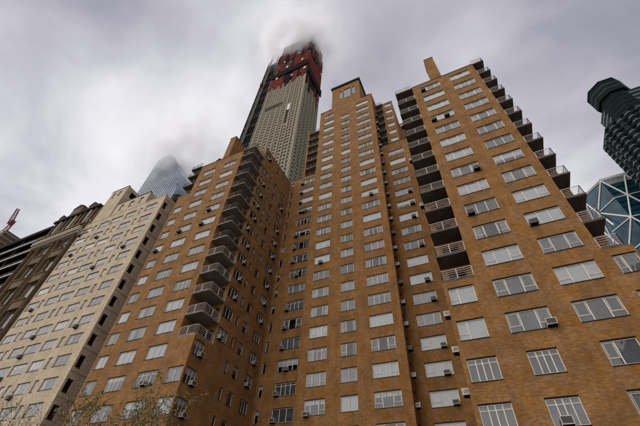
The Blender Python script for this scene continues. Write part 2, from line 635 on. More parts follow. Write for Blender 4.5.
# ------------------------------------------------------------------ railings and balconies
def railing_mesh(path, mat='rail', height=1.0, rails=(0.14, 0.36, 0.58, 0.8), gap=1.15, r=0.022):
    mb = MB()
    for (x0, y0), (x1, y1) in zip(path[:-1], path[1:]):
        for z in rails:
            mb.bar((x0, y0, z), (x1, y1, z), r * 0.8, 5)
        mb.bar((x0, y0, height), (x1, y1, height), r * 1.5, 6)
        ln = math.hypot(x1 - x0, y1 - y0)
        n = max(1, round(ln / gap))
        for k in range(n + 1):
            t = k / n
            x, y = x0 + (x1 - x0) * t, y0 + (y1 - y0) * t
            mb.box(x - 0.025, x + 0.025, y - 0.025, y + 0.025, 0.0, height)
    return mb.mesh('railing', [M[mat]])


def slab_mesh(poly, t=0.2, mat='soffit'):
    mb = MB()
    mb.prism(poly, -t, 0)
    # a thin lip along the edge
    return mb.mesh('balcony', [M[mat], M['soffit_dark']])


def add_balcony(root, x, y, z, slab, rail):
    o = link('balcony', slab, root, rel(root, (x, y, z)))
    if rail is not None:
        link('railing', rail, o, (0, 0, 0.002))
    return o


FLOOR = 2.9
FY = 26.05       # the street front
WH = 1.62        # window height


def rows(first, last_z, lo=None):
    z = first
    out = []
    while z < last_z:
        out.append(z)
        z += FLOOR
    return out


# =================================================================== the right brick wing
RW = thing('apartment_wing', 'orange brick apartment block with balconies stacked at both corners and a brick chimney fin',
           'building', (4.8, FY, GROUND))
rz = [8.19 + FLOOR * k for k in range(-2, 16)]
R_TOP, R_BAL = 52.7, 17.5
holes = []
wins = []
for z in rz:
    k = round((z - 8.19) / FLOOR)
    if k >= 2:
        wins += [(1.88, 4.68, z, 'R1'), (6.11, 8.81, z, 'R2')]
    else:
        wins += [(2.3, 4.12, z, 'R1'), (6.48, 8.38, z, 'R2')]
    if k <= 3:
        wins += [(-1.5, 0.46, z, 'bay'), (9.88, 11.3, z, 'R3')]
hol = [(a, b, z - WH, z) for a, b, z, t in wins]
mb = MB()
panel(mb, 'F', FY, -1.8, 11.42, GROUND, R_BAL, hol)
panel(mb, 'F', FY, 0.8, 9.6, R_BAL, R_TOP, hol)
# recessed corners behind the balconies
YB = 27.9
doors = [(-1.2, 0.3, 17.5 + FLOOR * j + 0.02, 17.5 + FLOOR * j + 2.1) for j in range(12)]
panel(mb, 'F', YB, -1.8, 0.8, R_BAL, R_TOP, doors)
panel(mb, 'L', -1.8, YB, 60, GROUND, R_TOP)
panel(mb, 'L', -1.8, FY, YB, GROUND, R_BAL)
mb.quad([(0.8, FY, R_BAL), (0.8, YB, R_BAL), (0.8, YB, R_TOP), (0.8, FY, R_TOP)])
mb.quad([(9.6, FY, R_BAL), (9.6, YB, R_BAL), (9.6, YB, R_TOP), (9.6, FY, R_TOP)])
doors_r = [(9.75, 10.4, 17.5 + FLOOR * j + 0.02, 17.5 + FLOOR * j + 2.1) for j in range(12)]
panel(mb, 'F', YB, 9.6, 11.0, R_BAL, R_TOP, doors_r)
panel(mb, 'R', 11.0, YB, 60, R_BAL, R_TOP)
panel(mb, 'R', 11.42, FY, 60, GROUND, R_BAL)
mb.quad([(-1.8, 60, GROUND), (11.42, 60, GROUND), (11.42, 60, R_TOP), (-1.8, 60, R_TOP)])
mb.quad([(0.8, FY, R_TOP), (9.6, FY, R_TOP), (9.6, YB, R_TOP), (0.8, YB, R_TOP)], 2)
mb.quad([(-1.8, YB, R_TOP), (11.0, YB, R_TOP), (11.0, 60, R_TOP), (-1.8, 60, R_TOP)], 2)
mb.quad([(9.6, FY, R_BAL), (11.42, FY, R_BAL), (11.42, 60, R_BAL), (9.6, 60, R_BAL)], 2)
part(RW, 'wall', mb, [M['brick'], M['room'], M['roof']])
# coping along the roof edge and the chimney fin standing on the pier between the window columns
mb = MB()
mb.box(0.78, 9.62, FY - 0.04, FY + 0.3, R_TOP + 0.002, R_TOP + 0.14)
part(RW, 'coping', mb, [M['coping']])
mb = MB()
mb.box(3.95, 5.3, FY + 0.02, FY + 2.2, R_TOP + 0.145, 60.4)
mb.box(3.9, 5.35, FY - 0.03, FY + 2.25, 60.405, 60.65)
mb.box(4.2, 4.55, FY + 0.3, FY + 0.9, 60.655, 60.95, 1)
part(RW, 'chimney', mb, [M['brick'], M['coping']])
# the pier carries on down the facade as a shallow brick rib
for x, y, h in ((2.2, 28.0, 3.0), (7.6, 29.0, 3.6)):
    mb = MB()
    mb.bar((x, y, R_TOP), (x, y, R_TOP + h), 0.035, 5)
    for q in range(3):
        mb.bar((x - 0.5 + 0.1 * q, y, R_TOP + h - 0.2 - 0.3 * q), (x + 0.5 - 0.1 * q, y, R_TOP + h - 0.2 - 0.3 * q), 0.02, 4)
    part(RW, 'aerial', mb, [M['steel']])
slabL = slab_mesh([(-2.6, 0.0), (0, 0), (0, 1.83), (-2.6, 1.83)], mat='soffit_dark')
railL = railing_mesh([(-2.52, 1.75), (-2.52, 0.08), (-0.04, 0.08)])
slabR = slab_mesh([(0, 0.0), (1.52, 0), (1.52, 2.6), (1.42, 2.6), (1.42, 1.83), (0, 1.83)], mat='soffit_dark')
railR = railing_mesh([(0.04, 0.08), (1.44, 0.08), (1.44, 2.5)])
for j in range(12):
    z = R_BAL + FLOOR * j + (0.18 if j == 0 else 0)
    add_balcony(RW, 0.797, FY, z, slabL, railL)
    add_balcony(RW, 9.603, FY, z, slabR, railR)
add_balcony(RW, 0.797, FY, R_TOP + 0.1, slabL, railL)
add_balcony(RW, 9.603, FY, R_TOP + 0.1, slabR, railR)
for a, b, za, zb in doors:
    add_window(RW, 'F', YB, a, b, za, zb, 'duo', 'frame_dark', [('blind_dim', 1.0, (0.0, 0.5))] if rng.random() < 0.5 else None)
for a, b, za, zb in doors_r:
    add_window(RW, 'F', YB, a, b, za, zb, 'one', 'frame_dark')
R_white = {('R1', 4), ('R1', 7), ('R1', 9), ('R1', 13), ('R1', 14), ('R2', 6), ('bay', 2), ('bay', 3), ('R2', 3), ('R2', 15)}
for a, b, z, t in wins:
    k = round((z - 8.19) / FLOOR)
    if (t, k) in R_white:
        dr = [('blind_white', 1.0, (0.0, 1.0))]
    elif t == 'R1' and k in (2, 3):
        dr = [('blind_grey', 1.0, (0.0, 1.0)), ]
    elif k in (0, 1) or (t == 'R2' and k in (2, 3)):
        dr = [('blind_dim', 1.0, (0.0, 1.0))]
        if k == 0:
            dr = [('blind_grey', 1.0, (0.0, 1.0))]
    else:
        dr = dressing(0.10, 0.72, 0.1)
    if b - a > 2.3:
        st = rng.choice(('tri', 'tri', 'tri', 'tri2'))
    elif k <= 1:
        st = 'pic' if (t == 'R2') else 'quad'
    else:
        st = 'pic'
    add_window(RW, 'F', FY, a, b, z - WH, z, st, 'frame', dr)
gR = 'air conditioners in the windows of the right brick block'
lR = 'boxy air conditioner in a window of the brick block with the chimney fin'
for u, k, mat in ((4.45, 2, 'ac'), (3.0, 0, 'ac'), (6.5, 5, 'ac_dark'), (2.25, 6, 'ac_dark'), (4.3, 8, 'ac_dark'), (2.2, 15, 'ac_dark'), (2.15, 12, 'ac_dark'), (3.75, 12, 'ac_dark')):
    add_ac('F', FY, u, 8.19 + FLOOR * k - WH + 0.05, f'{TONE[mat]} air conditioner at a {"corner" if k != 12 else ("left corner" if u < 3 else "middle")} of a chimney block window, {NTH[15 - k]} floor down', gR, mat)
for k in range(0, 4):
    add_ac('L', -1.8, FY + 0.6, 8.19 + FLOOR * k - WH - 0.55, f'small pale air conditioner on the flank beside the bay windows, {NTH[3 - k]} below the lowest railing', 'air conditioners on the flank of the right brick block')
for j in range(4, 12, 3):
    add_ac('L', -1.8, YB + 0.6, R_BAL + FLOOR * j + 0.3, f'small pale air conditioner behind the chimney block corner balconies, {NTH[11 - j]} floor from the top', 'air conditioners beside the corner balconies')

# =================================================================== the centre tower and its flanks
CT = thing('apartment_tower', 'tall stepped orange brick apartment tower with a square penthouse and dark cornice', 'building', (-14.3, 36.8, GROUND))
CY, EY, DY = 36.8, 38.7, 39.0
C_TOP, E_TOP, D_TOP = 79.4, 58.2, 60.0
cz = [13.65 + FLOOR * k for k in range(-3, 23)]
wins = []
for z in cz:
    k = round((z - 13.65) / FLOOR)
    wins += [(-19.76, -17.25, z, 'C1'), (-11.74, -8.86, z, 'C3')]
    if k <= 21:
        wins += [(-15.45, -13.5, z, 'C2')]
hol = [(a, b, z - WH, z) for a, b, z, t in wins]
mb = MB()
panel(mb, 'F', CY, -20.85, -7.8, GROUND, C_TOP, hol)
side_w = [(37.55, 38.25, z - WH, z) for z in cz]
panel(mb, 'R', -7.8, CY, 48, GROUND, C_TOP, side_w)
panel(mb, 'L', -20.85, CY, 48, GROUND, C_TOP)
mb.quad([(-20.85, 48, GROUND), (-7.8, 48, GROUND), (-7.8, 48, C_TOP), (-20.85, 48, C_TOP)])
mb.quad([(-20.85, CY, C_TOP), (-7.8, CY, C_TOP), (-7.8, 48, C_TOP), (-20.85, 48, C_TOP)], 2)
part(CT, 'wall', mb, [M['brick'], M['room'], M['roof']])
for a, b, z, t in wins:
    k = round((z - 13.65) / FLOOR)
    if t == 'C2':
        add_window(CT, 'F', CY, a, b, z - WH, z, rng.choice(('pic', 'duo', 'duo', 'pic')), 'frame', dressing(0.16, 0.64, 0.1))
    else:
        if (t, k) in (('C1', 3), ('C1', 7), ('C3', 3)):
            dr = [('blind_white', 1.0, (0.0, 1.0))]
        elif (t, k) == ('C3', 7):
            dr = [('blind_pink', 1.0, (0.3, 1.0)), ('blind_grey', 1.0, (0.0, 0.3))]
        elif k == 0:
            dr = [('blind_white', 0.3, (0.0, 1.0)), ('blind_dim', 1.0, (0.0, 1.0))]
        else:
            dr = dressing(0.14 + 0.012 * max(k, 0), 0.62, 0.12)
        add_window(CT, 'F', CY, a, b, z - WH, z, rng.choice(('tri', 'tri2', 'quad', 'tri')), 'frame', dr)
for a, b, za, zb in side_w:
    add_window(CT, 'R', -7.8, a, b, za, zb, 'one', 'frame_dark')
# coping, shoulder steps and penthouse
mb = MB()
mb.box(-20.9, -18.0, CY - 0.05, CY + 0.35, C_TOP + 0.003, C_TOP + 0.25)
mb.box(-9.9, -7.75, CY - 0.05, CY + 0.35, C_TOP + 0.003, C_TOP + 0.25)
mb.box(-8.1, -7.75, CY + 0.353, 47.9, C_TOP + 0.003, C_TOP + 0.25)
part(CT, 'coping', mb, [M['coping']])
PX0, PX1, PZ = -17.95, -10.55, 90.3
ph = [(-15.95, -15.2, 83.4, 87.6), (-14.75, -12.95, 83.0, 87.9), (-12.5, -11.75, 83.4, 87.6)]
mb = MB()
panel(mb, 'F', CY + 0.02, PX0, PX1, C_TOP, PZ, ph)
panel(mb, 'R', PX1, CY + 0.02, 45.5, C_TOP, PZ)
panel(mb, 'L', PX0, CY + 0.02, 45.5, C_TOP, PZ)
mb.quad([(PX0, 45.5, C_TOP), (PX1, 45.5, C_TOP), (PX1, 45.5, PZ), (PX0, 45.5, PZ)])
mb.quad([(PX0, CY, PZ), (PX1, CY, PZ), (PX1, 45.5, PZ), (PX0, 45.5, PZ)], 2)
pent = part(CT, 'penthouse', mb, [M['brick'], M['room'], M['roof']])
mb = MB()
mb.box(PX0 - 0.3, PX1 + 0.3, CY - 0.3, 45.8, PZ + 0.004, PZ + 0.75)
o = link('cornice', mb.mesh('cornice', [M['coping']], tuple(CT.location)), pent)
for (a, b, za, zb), st in zip(ph, ('one', 'duo', 'one')):
    add_window(CT, 'F', CY + 0.02, a, b, za, zb, st, 'frame_dark', [('blind_dim', 1.0, (0.0, 1.0))])
# setback blocks stepping up beside the penthouse
for i, (x0, x1, y0, zt) in enumerate(((-19.3, PX0 - 0.004, CY + 1.2, 82.2), (PX1 + 0.004, -8.6, CY + 1.4, 82.6))):
    mb = MB()
    panel(mb, 'F', y0, x0, x1, C_TOP, zt)
    panel(mb, 'R', x1, y0, 46, C_TOP, zt)
    panel(mb, 'L', x0, y0, 46, C_TOP, zt)
    mb.quad([(x0, y0, zt), (x1, y0, zt), (x1, 46, zt), (x0, 46, zt)], 1)
    mb.box(x0 - 0.05, x1 + 0.05 if i else x1, y0 - 0.06, y0 + 0.3, zt + 0.003, zt + 0.22, 1)
    part(CT, 'setback_block', mb, [M['brick'], M['coping']])

# --- left flank, between the tower and the left wing
ez = [13.83 + FLOOR * k for k in range(-3, 16) if 13.83 + FLOOR * k < E_TOP - 0.5]
eh = [(-25.0, -22.1, z - WH, z) for z in ez]
en = [(-27.42, -26.86, z - WH + 0.1, z) for z in ez]
mb = MB()
panel(mb, 'F', EY, -27.8, -20.85, GROUND, E_TOP, eh + en)
mb.quad([(-27.8, EY, E_TOP), (-20.85, EY, E_TOP), (-20.85, 60, E_TOP), (-27.8, 60, E_TOP)], 2)
mb.box(-27.78, -24.95, EY - 0.04, EY + 0.3, E_TOP + 0.003, E_TOP + 0.15, 3)
# its upper storeys with balconies, up against the tower
EYB, EU = 40.6, 77.3
panel(mb, 'F', EYB, -24.6, -20.85, E_TOP, EU)
panel(mb, 'F', EY + 0.05, -24.95, -24.6, E_TOP, EU)
mb.quad([(-24.6, EY + 0.05, E_TOP), (-24.6, EYB, E_TOP), (-24.6, EYB, EU), (-24.6, EY + 0.05, EU)])
panel(mb, 'L', -24.95, EY + 0.05, 60, E_TOP, EU)
mb.quad([(-24.95, EYB, EU), (-20.85, EYB, EU), (-20.85, 60, EU), (-24.95, 60, EU)], 2)
part(CT, 'flank_wall', mb, [M['brick'], M['room'], M['roof'], M['coping']])
for a, b, za, zb in eh:
    add_window(CT, 'F', EY, a, b, za, zb, rng.choice(('tri', 'quad', 'tri2')), 'frame_white', dressing(0.12, 0.2, 0.25))
for a, b, za, zb in en:
    add_window(CT, 'F', EY, a, b, za, zb, 'one', 'frame', dressing(0.05, 0.3, 0.3))
slabE = slab_mesh([(0, 0), (3.72, 0), (3.72, 1.86), (0, 1.86)])
railE = railing_mesh([(0.04, 0.06), (3.68, 0.06)], 'rail_grey')
for j in range(7):
    add_balcony(CT, -24.59, EY + 0.06, E_TOP + 0.15 + FLOOR * j, slabE, railE if j < 7 else None)
# --- right flank
dz = [13.91 + FLOOR * k for k in range(-3, 16)]
dh = [(-6.55, -3.7, z - WH, z) for z in dz if z < D_TOP - 0.6]
mb = MB()
panel(mb, 'F', DY, -7.8, -1.0, GROUND, D_TOP, dh)
mb.box(-7.78, -2.6, DY - 0.04, DY + 0.3, D_TOP + 0.003, D_TOP + 0.15, 3)
DU = 77.3
mb.quad([(-7.8, DY, D_TOP), (-1.0, DY, D_TOP), (-1.0, 60, D_TOP), (-7.8, 60, D_TOP)], 2)
duz = [D_TOP + 2.35 + FLOOR * k for k in range(6)]
duh = [(-5.65, -4.25, z - 1.5, z) for z in duz]
panel(mb, 'F', DY + 0.35, -6.2, -3.9, D_TOP, DU, duh)
panel(mb, 'F', 41.2, -7.8, -6.2, D_TOP, DU)
mb.quad([(-6.2, DY + 0.35, D_TOP), (-6.2, 41.2, D_TOP), (-6.2, 41.2, DU), (-6.2, DY + 0.35, DU)])
panel(mb, 'R', -3.9, DY + 0.35, 60, D_TOP, DU)
mb.quad([(-7.8, 41.2, DU), (-3.9, 41.2, DU), (-3.9, 60, DU), (-7.8, 60, DU)], 2)
mb.quad([(-6.2, DY + 0.35, DU), (-3.9, DY + 0.35, DU), (-3.9, 41.2, DU), (-6.2, 41.2, DU)], 2)
mb.box(-6.22, -3.86, DY + 0.3, DY + 0.6, DU + 0.003, DU + 0.15, 3)
# a further setback behind it
panel(mb, 'F', 45.0, -3.9, 4.0, D_TOP, 76.0)
mb.quad([(-3.9, 45, 76), (4, 45, 76), (4, 60, 76), (-3.9, 60, 76)], 2)
part(CT, 'flank_wall', mb, [M['brick'], M['room'], M['roof'], M['coping']])
for a, b, za, zb in dh:
    add_window(CT, 'F', DY, a, b, za, zb, rng.choice(('tri', 'pic', 'tri2')), 'frame', dressing(0.42, 0.4, 0.1))
for a, b, za, zb in duh:
    add_window(CT, 'F', DY + 0.35, a, b, za, zb, 'pic', 'frame', dressing(0.7, 0.3, 0.0))
slabD = slab_mesh([(0, 0), (1.6, 0), (1.6, 2.15), (0, 2.15)])
railD = railing_mesh([(0.04, 0.06), (1.56, 0.06)], 'rail_grey')
for j in range(7):
    add_balcony(CT, -7.795, DY + 0.36 - 0.35, D_TOP + 0.15 + FLOOR * j - (0.3 if j == 6 else 0), slabD, railD)

lC = 'small boxy air conditioner jutting from the shaded edge of the stepped brick tower'
gC = 'air conditioners down the shaded edge of the stepped tower'
for i, z in enumerate(cz[2:24]):
    add_ac('R', -7.8, 37.9, z - WH + 0.05, f'small air conditioner on the shaded edge of the stepped tower, {NTH[21 - i]} from the top', gC, 'ac' if i % 3 else 'ac_dark')
lD = 'boxy air conditioner in a window of the recessed wall between tower and chimney block'
gD = 'air conditioners in the recessed right flank'
for i, (a, b, za, zb) in enumerate(dh):
    if i in (0, 1, 2, 3, 4, 5, 7, 8, 10, 12, 13, 14):
        add_ac('F', DY, b - 0.38 - (0.25 if i % 4 == 0 else 0), za + 0.05, f'{TONE["ac" if i < 6 else "ac_dark"]} air conditioner between tower and chimney block, {NTH[len(dh) - 1 - i]} floor from the coping', gD, 'ac' if i < 6 else 'ac_dark')
lE = 'pale boxy air conditioner in a window of the recessed wall beside the left wing'
gE = 'air conditioners in the recessed left flank'
for i, (a, b, za, zb) in enumerate(eh):
    if i not in (1, 9, 14):
        add_ac('F', EY, a + (0.34 if i % 5 else 1.3), za + 0.05, f'pale air conditioner between tower and left wing, {NTH[len(eh) - 1 - i]} floor from the coping', gE, 'ac')
for u, k in ((-19.4, 0), (-18.6, 7), (-10.0, 11)):
    add_ac('F', CY, u, 13.65 + FLOOR * k - WH - 0.1, f'air conditioner in a front window of the stepped tower, {NTH[22 - k]} floor below its roof', 'air conditioners on the front of the stepped tower', 'ac')

# =================================================================== the left brick wing
LW = thing('apartment_wing', 'orange brick apartment wing with balconies cut into its corner, beside the buff building', 'building', (-35.0, FY, GROUND))
L_TOP, L_BAL, LS_TOP = 54.3, 17.7, 57.7
LX0, LX1, LN = -42.6, -27.8, -30.4
lz = [11.51 + FLOOR * k for k in range(-3, 15)]
wins = []
for z in lz:
    wins += [(-34.2, -31.4, z, 'La'), (-38.75, -36.0, z, 'Lb')]
    if z < 46:
        wins.append((-42.2, -40.42, z, 'Lc'))
    if z < L_BAL - 0.5:
        wins.append((-30.0, -28.0, z, 'bay'))
hol = [(a, b, z - WH, z) for a, b, z, t in wins]
mb = MB()
panel(mb, 'F', FY, LX0, LX1, GROUND, L_BAL, hol)
panel(mb, 'F', FY, LX0, LN, L_BAL, 46.4, hol)
panel(mb, 'F', FY, -40.0, LN, 46.4, L_TOP, hol)
# upper left corner cut back for balconies
panel(mb, 'F', 28.3, LX0, -40.0, 46.4, L_TOP)
mb.quad([(-40.0, FY, 46.4), (-40.0, 28.3, 46.4), (-40.0, 28.3, L_TOP), (-40.0, FY, L_TOP)])
mb.quad([(LX0, FY, 46.4), (-40.0, FY, 46.4), (-40.0, 28.3, 46.4), (LX0, 28.3, 46.4)], 2)
panel(mb, 'L', LX0, FY, 60, GROUND, 46.4)
panel(mb, 'L', LX0, 28.3, 60, 46.4, L_TOP)
# corner cut for the big balconies
YN = 29.1
ldoors = [(-30.0, -28.4, L_BAL + FLOOR * j + 0.03, L_BAL + FLOOR * j + 2.1) for j in range(13)]
panel(mb, 'F', YN, LN, LX1, L_BAL, L_TOP, ldoors)
panel(mb, 'R', LN, FY, YN, L_BAL, L_TOP)
# the long side towards the court
sw = []
for z in lz:
    if z > L_BAL - 0.3 or z < 9:
        sw.append((29.2, 31.1, z - 1.5, z, 'big'))
    if z < L_BAL - 0.3:
        sw.append((26.3, 27.9, z - WH, z, 'bay'))
    sw += [(31.95, 32.45, z - 1.4, z - 0.05, 'slit'), (33.5, 34.4, z - 1.45, z, 'small'), (35.95, 37.55, z - 1.5, z, 'big')]
sw += [(29.2, 31.1, 56.9 - 1.5, 56.9, 'big'), (33.5, 34.4, 56.9 - 1.45, 56.9, 'small')]
shol = [s[:4] for s in sw]
panel(mb, 'R', LX1, FY, 60, GROUND, L_BAL, shol)
panel(mb, 'R', LX1, YN, 60, L_BAL, LS_TOP, [s for s in shol if s[0] > 29])
mb.quad([(LX0, FY, L_TOP), (LN, FY, L_TOP), (LN, YN, L_TOP), (LX0, YN, L_TOP)], 2)
panel(mb, 'F', YN, -36.2, LX1, L_TOP, LS_TOP)
mb.quad([(LX0, YN, L_TOP), (-36.2, YN, L_TOP), (-36.2, 60, L_TOP), (LX0, 60, L_TOP)], 2)
panel(mb, 'L', -36.2, YN, 60, L_TOP, LS_TOP)
mb.quad([(-36.2, YN, LS_TOP), (LX1, YN, LS_TOP), (LX1, 60, LS_TOP), (-36.2, 60, LS_TOP)], 2)
mb.quad([(LX0, 60, GROUND), (LX1, 60, GROUND), (LX1, 60, LS_TOP), (LX0, 60, LS_TOP)])
part(LW, 'wall', mb, [M['brick'], M['room'], M['roof']])
mb = MB()
mb.box(-40.0, LN, FY - 0.04, FY + 0.3, L_TOP + 0.003, L_TOP + 0.15)
mb.box(LX1 - 0.3, LX1 + 0.04, YN - 0.04, EY - 0.1, LS_TOP + 0.003, LS_TOP + 0.13)
part(LW, 'coping', mb, [M['coping']])
mb = MB()
mb.box(-35.3, -33.9, FY + 0.02, 29.0, L_TOP + 0.16, 61.4)
mb.box(-35.35, -33.85, FY - 0.03, 29.05, 61.404, 61.65)
part(LW, 'chimney', mb, [M['brick'], M['coping']])
for x, y, h in ((-37.6, 27.2, 3.2), (-38.9, 28.0, 2.0), (-32.2, 30.4, 6.2)):
    mb = MB()
    mb.bar((x, y, L_TOP), (x, y, L_TOP + h), 0.035, 5)
    for q in range(3):
        mb.bar((x - 0.5 + 0.1 * q, y, L_TOP + h - 0.2 - 0.3 * q), (x + 0.5 - 0.1 * q, y, L_TOP + h - 0.2 - 0.3 * q), 0.02, 4)
    part(LW, 'aerial', mb, [M['steel']])
mb = MB()
mb.box(-37.3, -36.5, FY + 0.3, FY + 1.1, L_TOP + 0.004, L_TOP + 1.1)
mb.prism([(-36.9 + 0.35 * math.cos(t * math.pi / 4), FY + 0.7 + 0.35 * math.sin(t * math.pi / 4)) for t in range(8)], L_TOP + 1.104, L_TOP + 1.6)
part(LW, 'roof_vent', mb, [M['coping']])
slabB = slab_mesh([(0, 0), (2.38, 0), (2.6, 0.22), (2.6, 3.03), (0, 3.03)])
railB2 = railing_mesh([(0.04, 0.07), (2.36, 0.07), (2.53, 0.24), (2.53, 2.98)], 'rail_grey')
railB = railing_mesh([(0.04, 0.07), (2.36, 0.07), (2.53, 0.24), (2.53, 2.98)])
for j in range(13):
    z = L_BAL + FLOOR * j + (0.2 if j == 0 else 0)
    add_balcony(LW, LN + 0.003, FY, z, slabB, railB if j < 5 else railB2)
add_balcony(LW, LN + 0.003, FY, L_TOP + 0.12, slabB, railB2)
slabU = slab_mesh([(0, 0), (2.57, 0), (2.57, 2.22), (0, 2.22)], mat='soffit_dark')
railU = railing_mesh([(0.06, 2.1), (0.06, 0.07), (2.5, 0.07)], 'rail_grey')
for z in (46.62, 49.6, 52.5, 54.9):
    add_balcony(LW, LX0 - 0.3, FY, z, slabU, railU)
for a, b, za, zb in ldoors:
    add_window(LW, 'F', YN, a, b, za, zb, 'duo', 'frame_dark', [('blind_dim', 1.0, (0.5, 1.0))] if rng.random() < 0.4 else None)
L_white = {('La', 2), ('Lb', 2), ('La', 6), ('Lb', 8), ('Lc', 2), ('La', 9), ('bay', 2)}
for a, b, z, t in wins:
    k = round((z - 11.51) / FLOOR)
    if (t, k) in L_white:
        dr = [('blind_white', 1.0, (0.0, 1.0))]
    else:
        dr = dressing(0.13, 0.66, 0.1)
    add_window(LW, 'F', FY, a, b, z - WH, z, 'duo' if b - a < 2.2 else rng.choice(('tri', 'tri2', 'quad', 'tri2')), 'frame', dr)
for a, b, za, zb, t in sw:
    st = {'big': rng.choice(('tri2', 'duo')), 'bay': 'tri2', 'slit': 'one', 'small': 'one'}[t]
    add_window(LW, 'R', LX1, a, b, za, zb, st, 'frame_white' if t == 'big' else 'frame', dressing(0.08, 0.22, 0.3))
lL = 'pale boxy air conditioner in a court side window of the left brick wing'
gL = 'air conditioners on the court side of the left wing'
for a, b, za, zb, t in sw:
    if t == 'big' and rng.random() < 0.75:
        add_ac('R', LX1, b - 0.45 if rng.random() < 0.7 else a + 0.5, za + 0.05, f'pale air conditioner in the {"balcony side" if a < 33 else "inner corner"} column of the left court, {NTH[round((57.7 - zb) / FLOOR)]} floor down', gL, 'ac')
    if t == 'bay' and za > 8:
        add_ac('R', LX1, b - 0.4, za + 0.05, f'pale air conditioner in a wrapped corner window, {NTH[round((L_BAL - zb) / FLOOR)]} below the lowest left wing balcony', 'air conditioners in the corner windows', 'ac')
for u, k in ((-32.6, 1), (-33.6, 9), (-33.2, 10), (-37.9, 9), (-41.3, 8)):
    add_ac('F', FY, u, 11.51 + FLOOR * k - WH + 0.05, f'air conditioner in the {"inner" if u > -35 else "middle" if u > -40 else "outer"} front column of the left wing, {NTH[14 - k]} floor down', 'air conditioners on the street front of the left wing', 'ac' if k == 1 else 'ac_dark')

# =================================================================== the buff building
BB = thing('apartment_building', 'buff brick apartment house with rows of pale windows and stepped penthouses', 'building', (-57.6, FY, GROUND))
B_TOP, BX0, BX1 = 49.1, -68.7, -46.55
bz = [12.9 + FLOOR * k for k in range(-4, 13)]
wins = []
for i, z in enumerate(bz):
    for a, b in ((-50.85, -48.1), (-56.05, -53.4), (-63.3, -60.6), (-68.35, -65.5)):
        wins.append((a, b, z, 'wide'))
    for a, b in ((-52.5, -51.75), (-65.0, -64.15)):
        wins.append((a, b, z, 'narrow'))
    if i % 2 == 0 or i in (7, 11):
        wins.append((-60.05, -56.95, z, 'wide'))
    else:
        wins += [(-58.05, -57.2, z, 'narrow'), (-59.65, -58.8, z, 'narrow')]
hol = [(a, b, z - 1.5, z) for a, b, z, t in wins]
bs = [(26.35, 27.1, z - 0.3 - 1.55, z - 0.3) for z in bz] + [(28.6, 29.6, z - 0.3 - 1.55, z - 0.3) for z in bz]
mb = MB()
panel(mb, 'F', FY, BX0, BX1, GROUND, B_TOP, hol)
panel(mb, 'R', BX1, FY, 55, GROUND, B_TOP, bs)
panel(mb, 'L', BX0, FY, 55, GROUND, B_TOP)
mb.quad([(BX0, 55, GROUND), (BX1, 55, GROUND), (BX1, 55, B_TOP), (BX0, 55, B_TOP)])
mb.quad([(BX0, FY, B_TOP), (BX1, FY, B_TOP), (BX1, 55, B_TOP), (BX0, 55, B_TOP)], 2)
part(BB, 'wall', mb, [M['buff'], M['room'], M['roof']])
mb = MB()
for j in range(2, 18):
    z = 12.9 + FLOOR * (j - 4) + 0.55
    if z < B_TOP - 0.5:
        mb.box(BX1 + 0.002, BX1 + 0.05, FY + 0.05, 34, z, z + 0.09)
part(BB, 'band', mb, [M['stone_trim']])
mb = MB()
mb.box(BX0, BX1 + 0.04, FY - 0.05, FY + 0.35, B_TOP + 0.003, B_TOP + 0.16)
part(BB, 'coping', mb, [M['stone_trim']])
for a, b, z, t in wins:
    add_window(BB, 'F', FY, a, b, z - 1.5, z, 'tri2' if t == 'wide' else 'one', 'frame', dressing(0.22, 0.66, 0.08))
for a, b, za, zb in bs:
    add_window(BB, 'R', BX1, a, b, za, zb, 'one', 'frame_dark')
# stepped penthouses
for x0, x1, y0, y1, z0, z1, wn in ((-53.55, -50.4, 27.4, 40, B_TOP, 51.6, ()),
                                   (-63.25, -53.6, 26.7, 38, B_TOP, 53.9, ((-61.6, -60.6), (-58.8, -57.6), (-56.0, -55.0))),
                                   (-68.6, -63.3, 26.5, 31, B_TOP, 60.2, ((-67.6, -66.9), (-65.6, -64.9)))):
    mb = MB()
    hl = [(a, b, z1 - 2.6, z1 - 0.9) for a, b in wn]
    panel(mb, 'F', y0, x0, x1, z0, z1, hl)
    panel(mb, 'R', x1, y0, y1, z0, z1, [(y0 + 1.2, y0 + 2.6, z1 - 2.6, z1 - 0.9)])
    panel(mb, 'L', x0, y0, y1, z0, z1)
    mb.quad([(x0, y0, z1), (x1, y0, z1), (x1, y1, z1), (x0, y1, z1)], 2)
    mb.box(x0 - 0.05, x1 + 0.05, y0 - 0.06, y0 + 0.25, z1 + 0.003, z1 + 0.18, 2)
    part(BB, 'penthouse', mb, [M['buff'], M['room'], M['coping']])
    for a, b, za, zb in hl:
        add_window(BB, 'F', y0, a, b, za, zb, 'one', 'frame_dark')
lB = 'dark boxy air conditioner under a window of the buff brick building'
gB = 'air conditioners on the buff building'
wide = [w for w in wins if w[3] == 'wide']
for a, b, z, t in wide:
    if rng.random() < 0.22:
        add_ac('F', FY, rng.choice((a + 0.4, b - 0.35)), z - 1.5 - 0.5, f'dark air conditioner on the buff house, {NTH[(-50.85, -56.05, -60.05, -63.3, -68.35).index(a)]} wide column, {NTH[round((47.7 - z) / FLOOR)]} floor down', gB, 'ac_dark')
wt = MB()
wt.prism([(-47.6 + 1.1 * math.cos(t * math.pi / 8), 29.0 + 1.1 * math.sin(t * math.pi / 8)) for t in range(16)], 49.7, 51.7)
for s, q in ((-.7, -.7), (.7, -.7), (.7, .7), (-.7, .7)):
    wt.bar((-47.6 + s, 29 + q, B_TOP), (-47.6 + s, 29 + q, 49.75), 0.09)
part(BB, 'roof_tank', wt, [M['coping']])

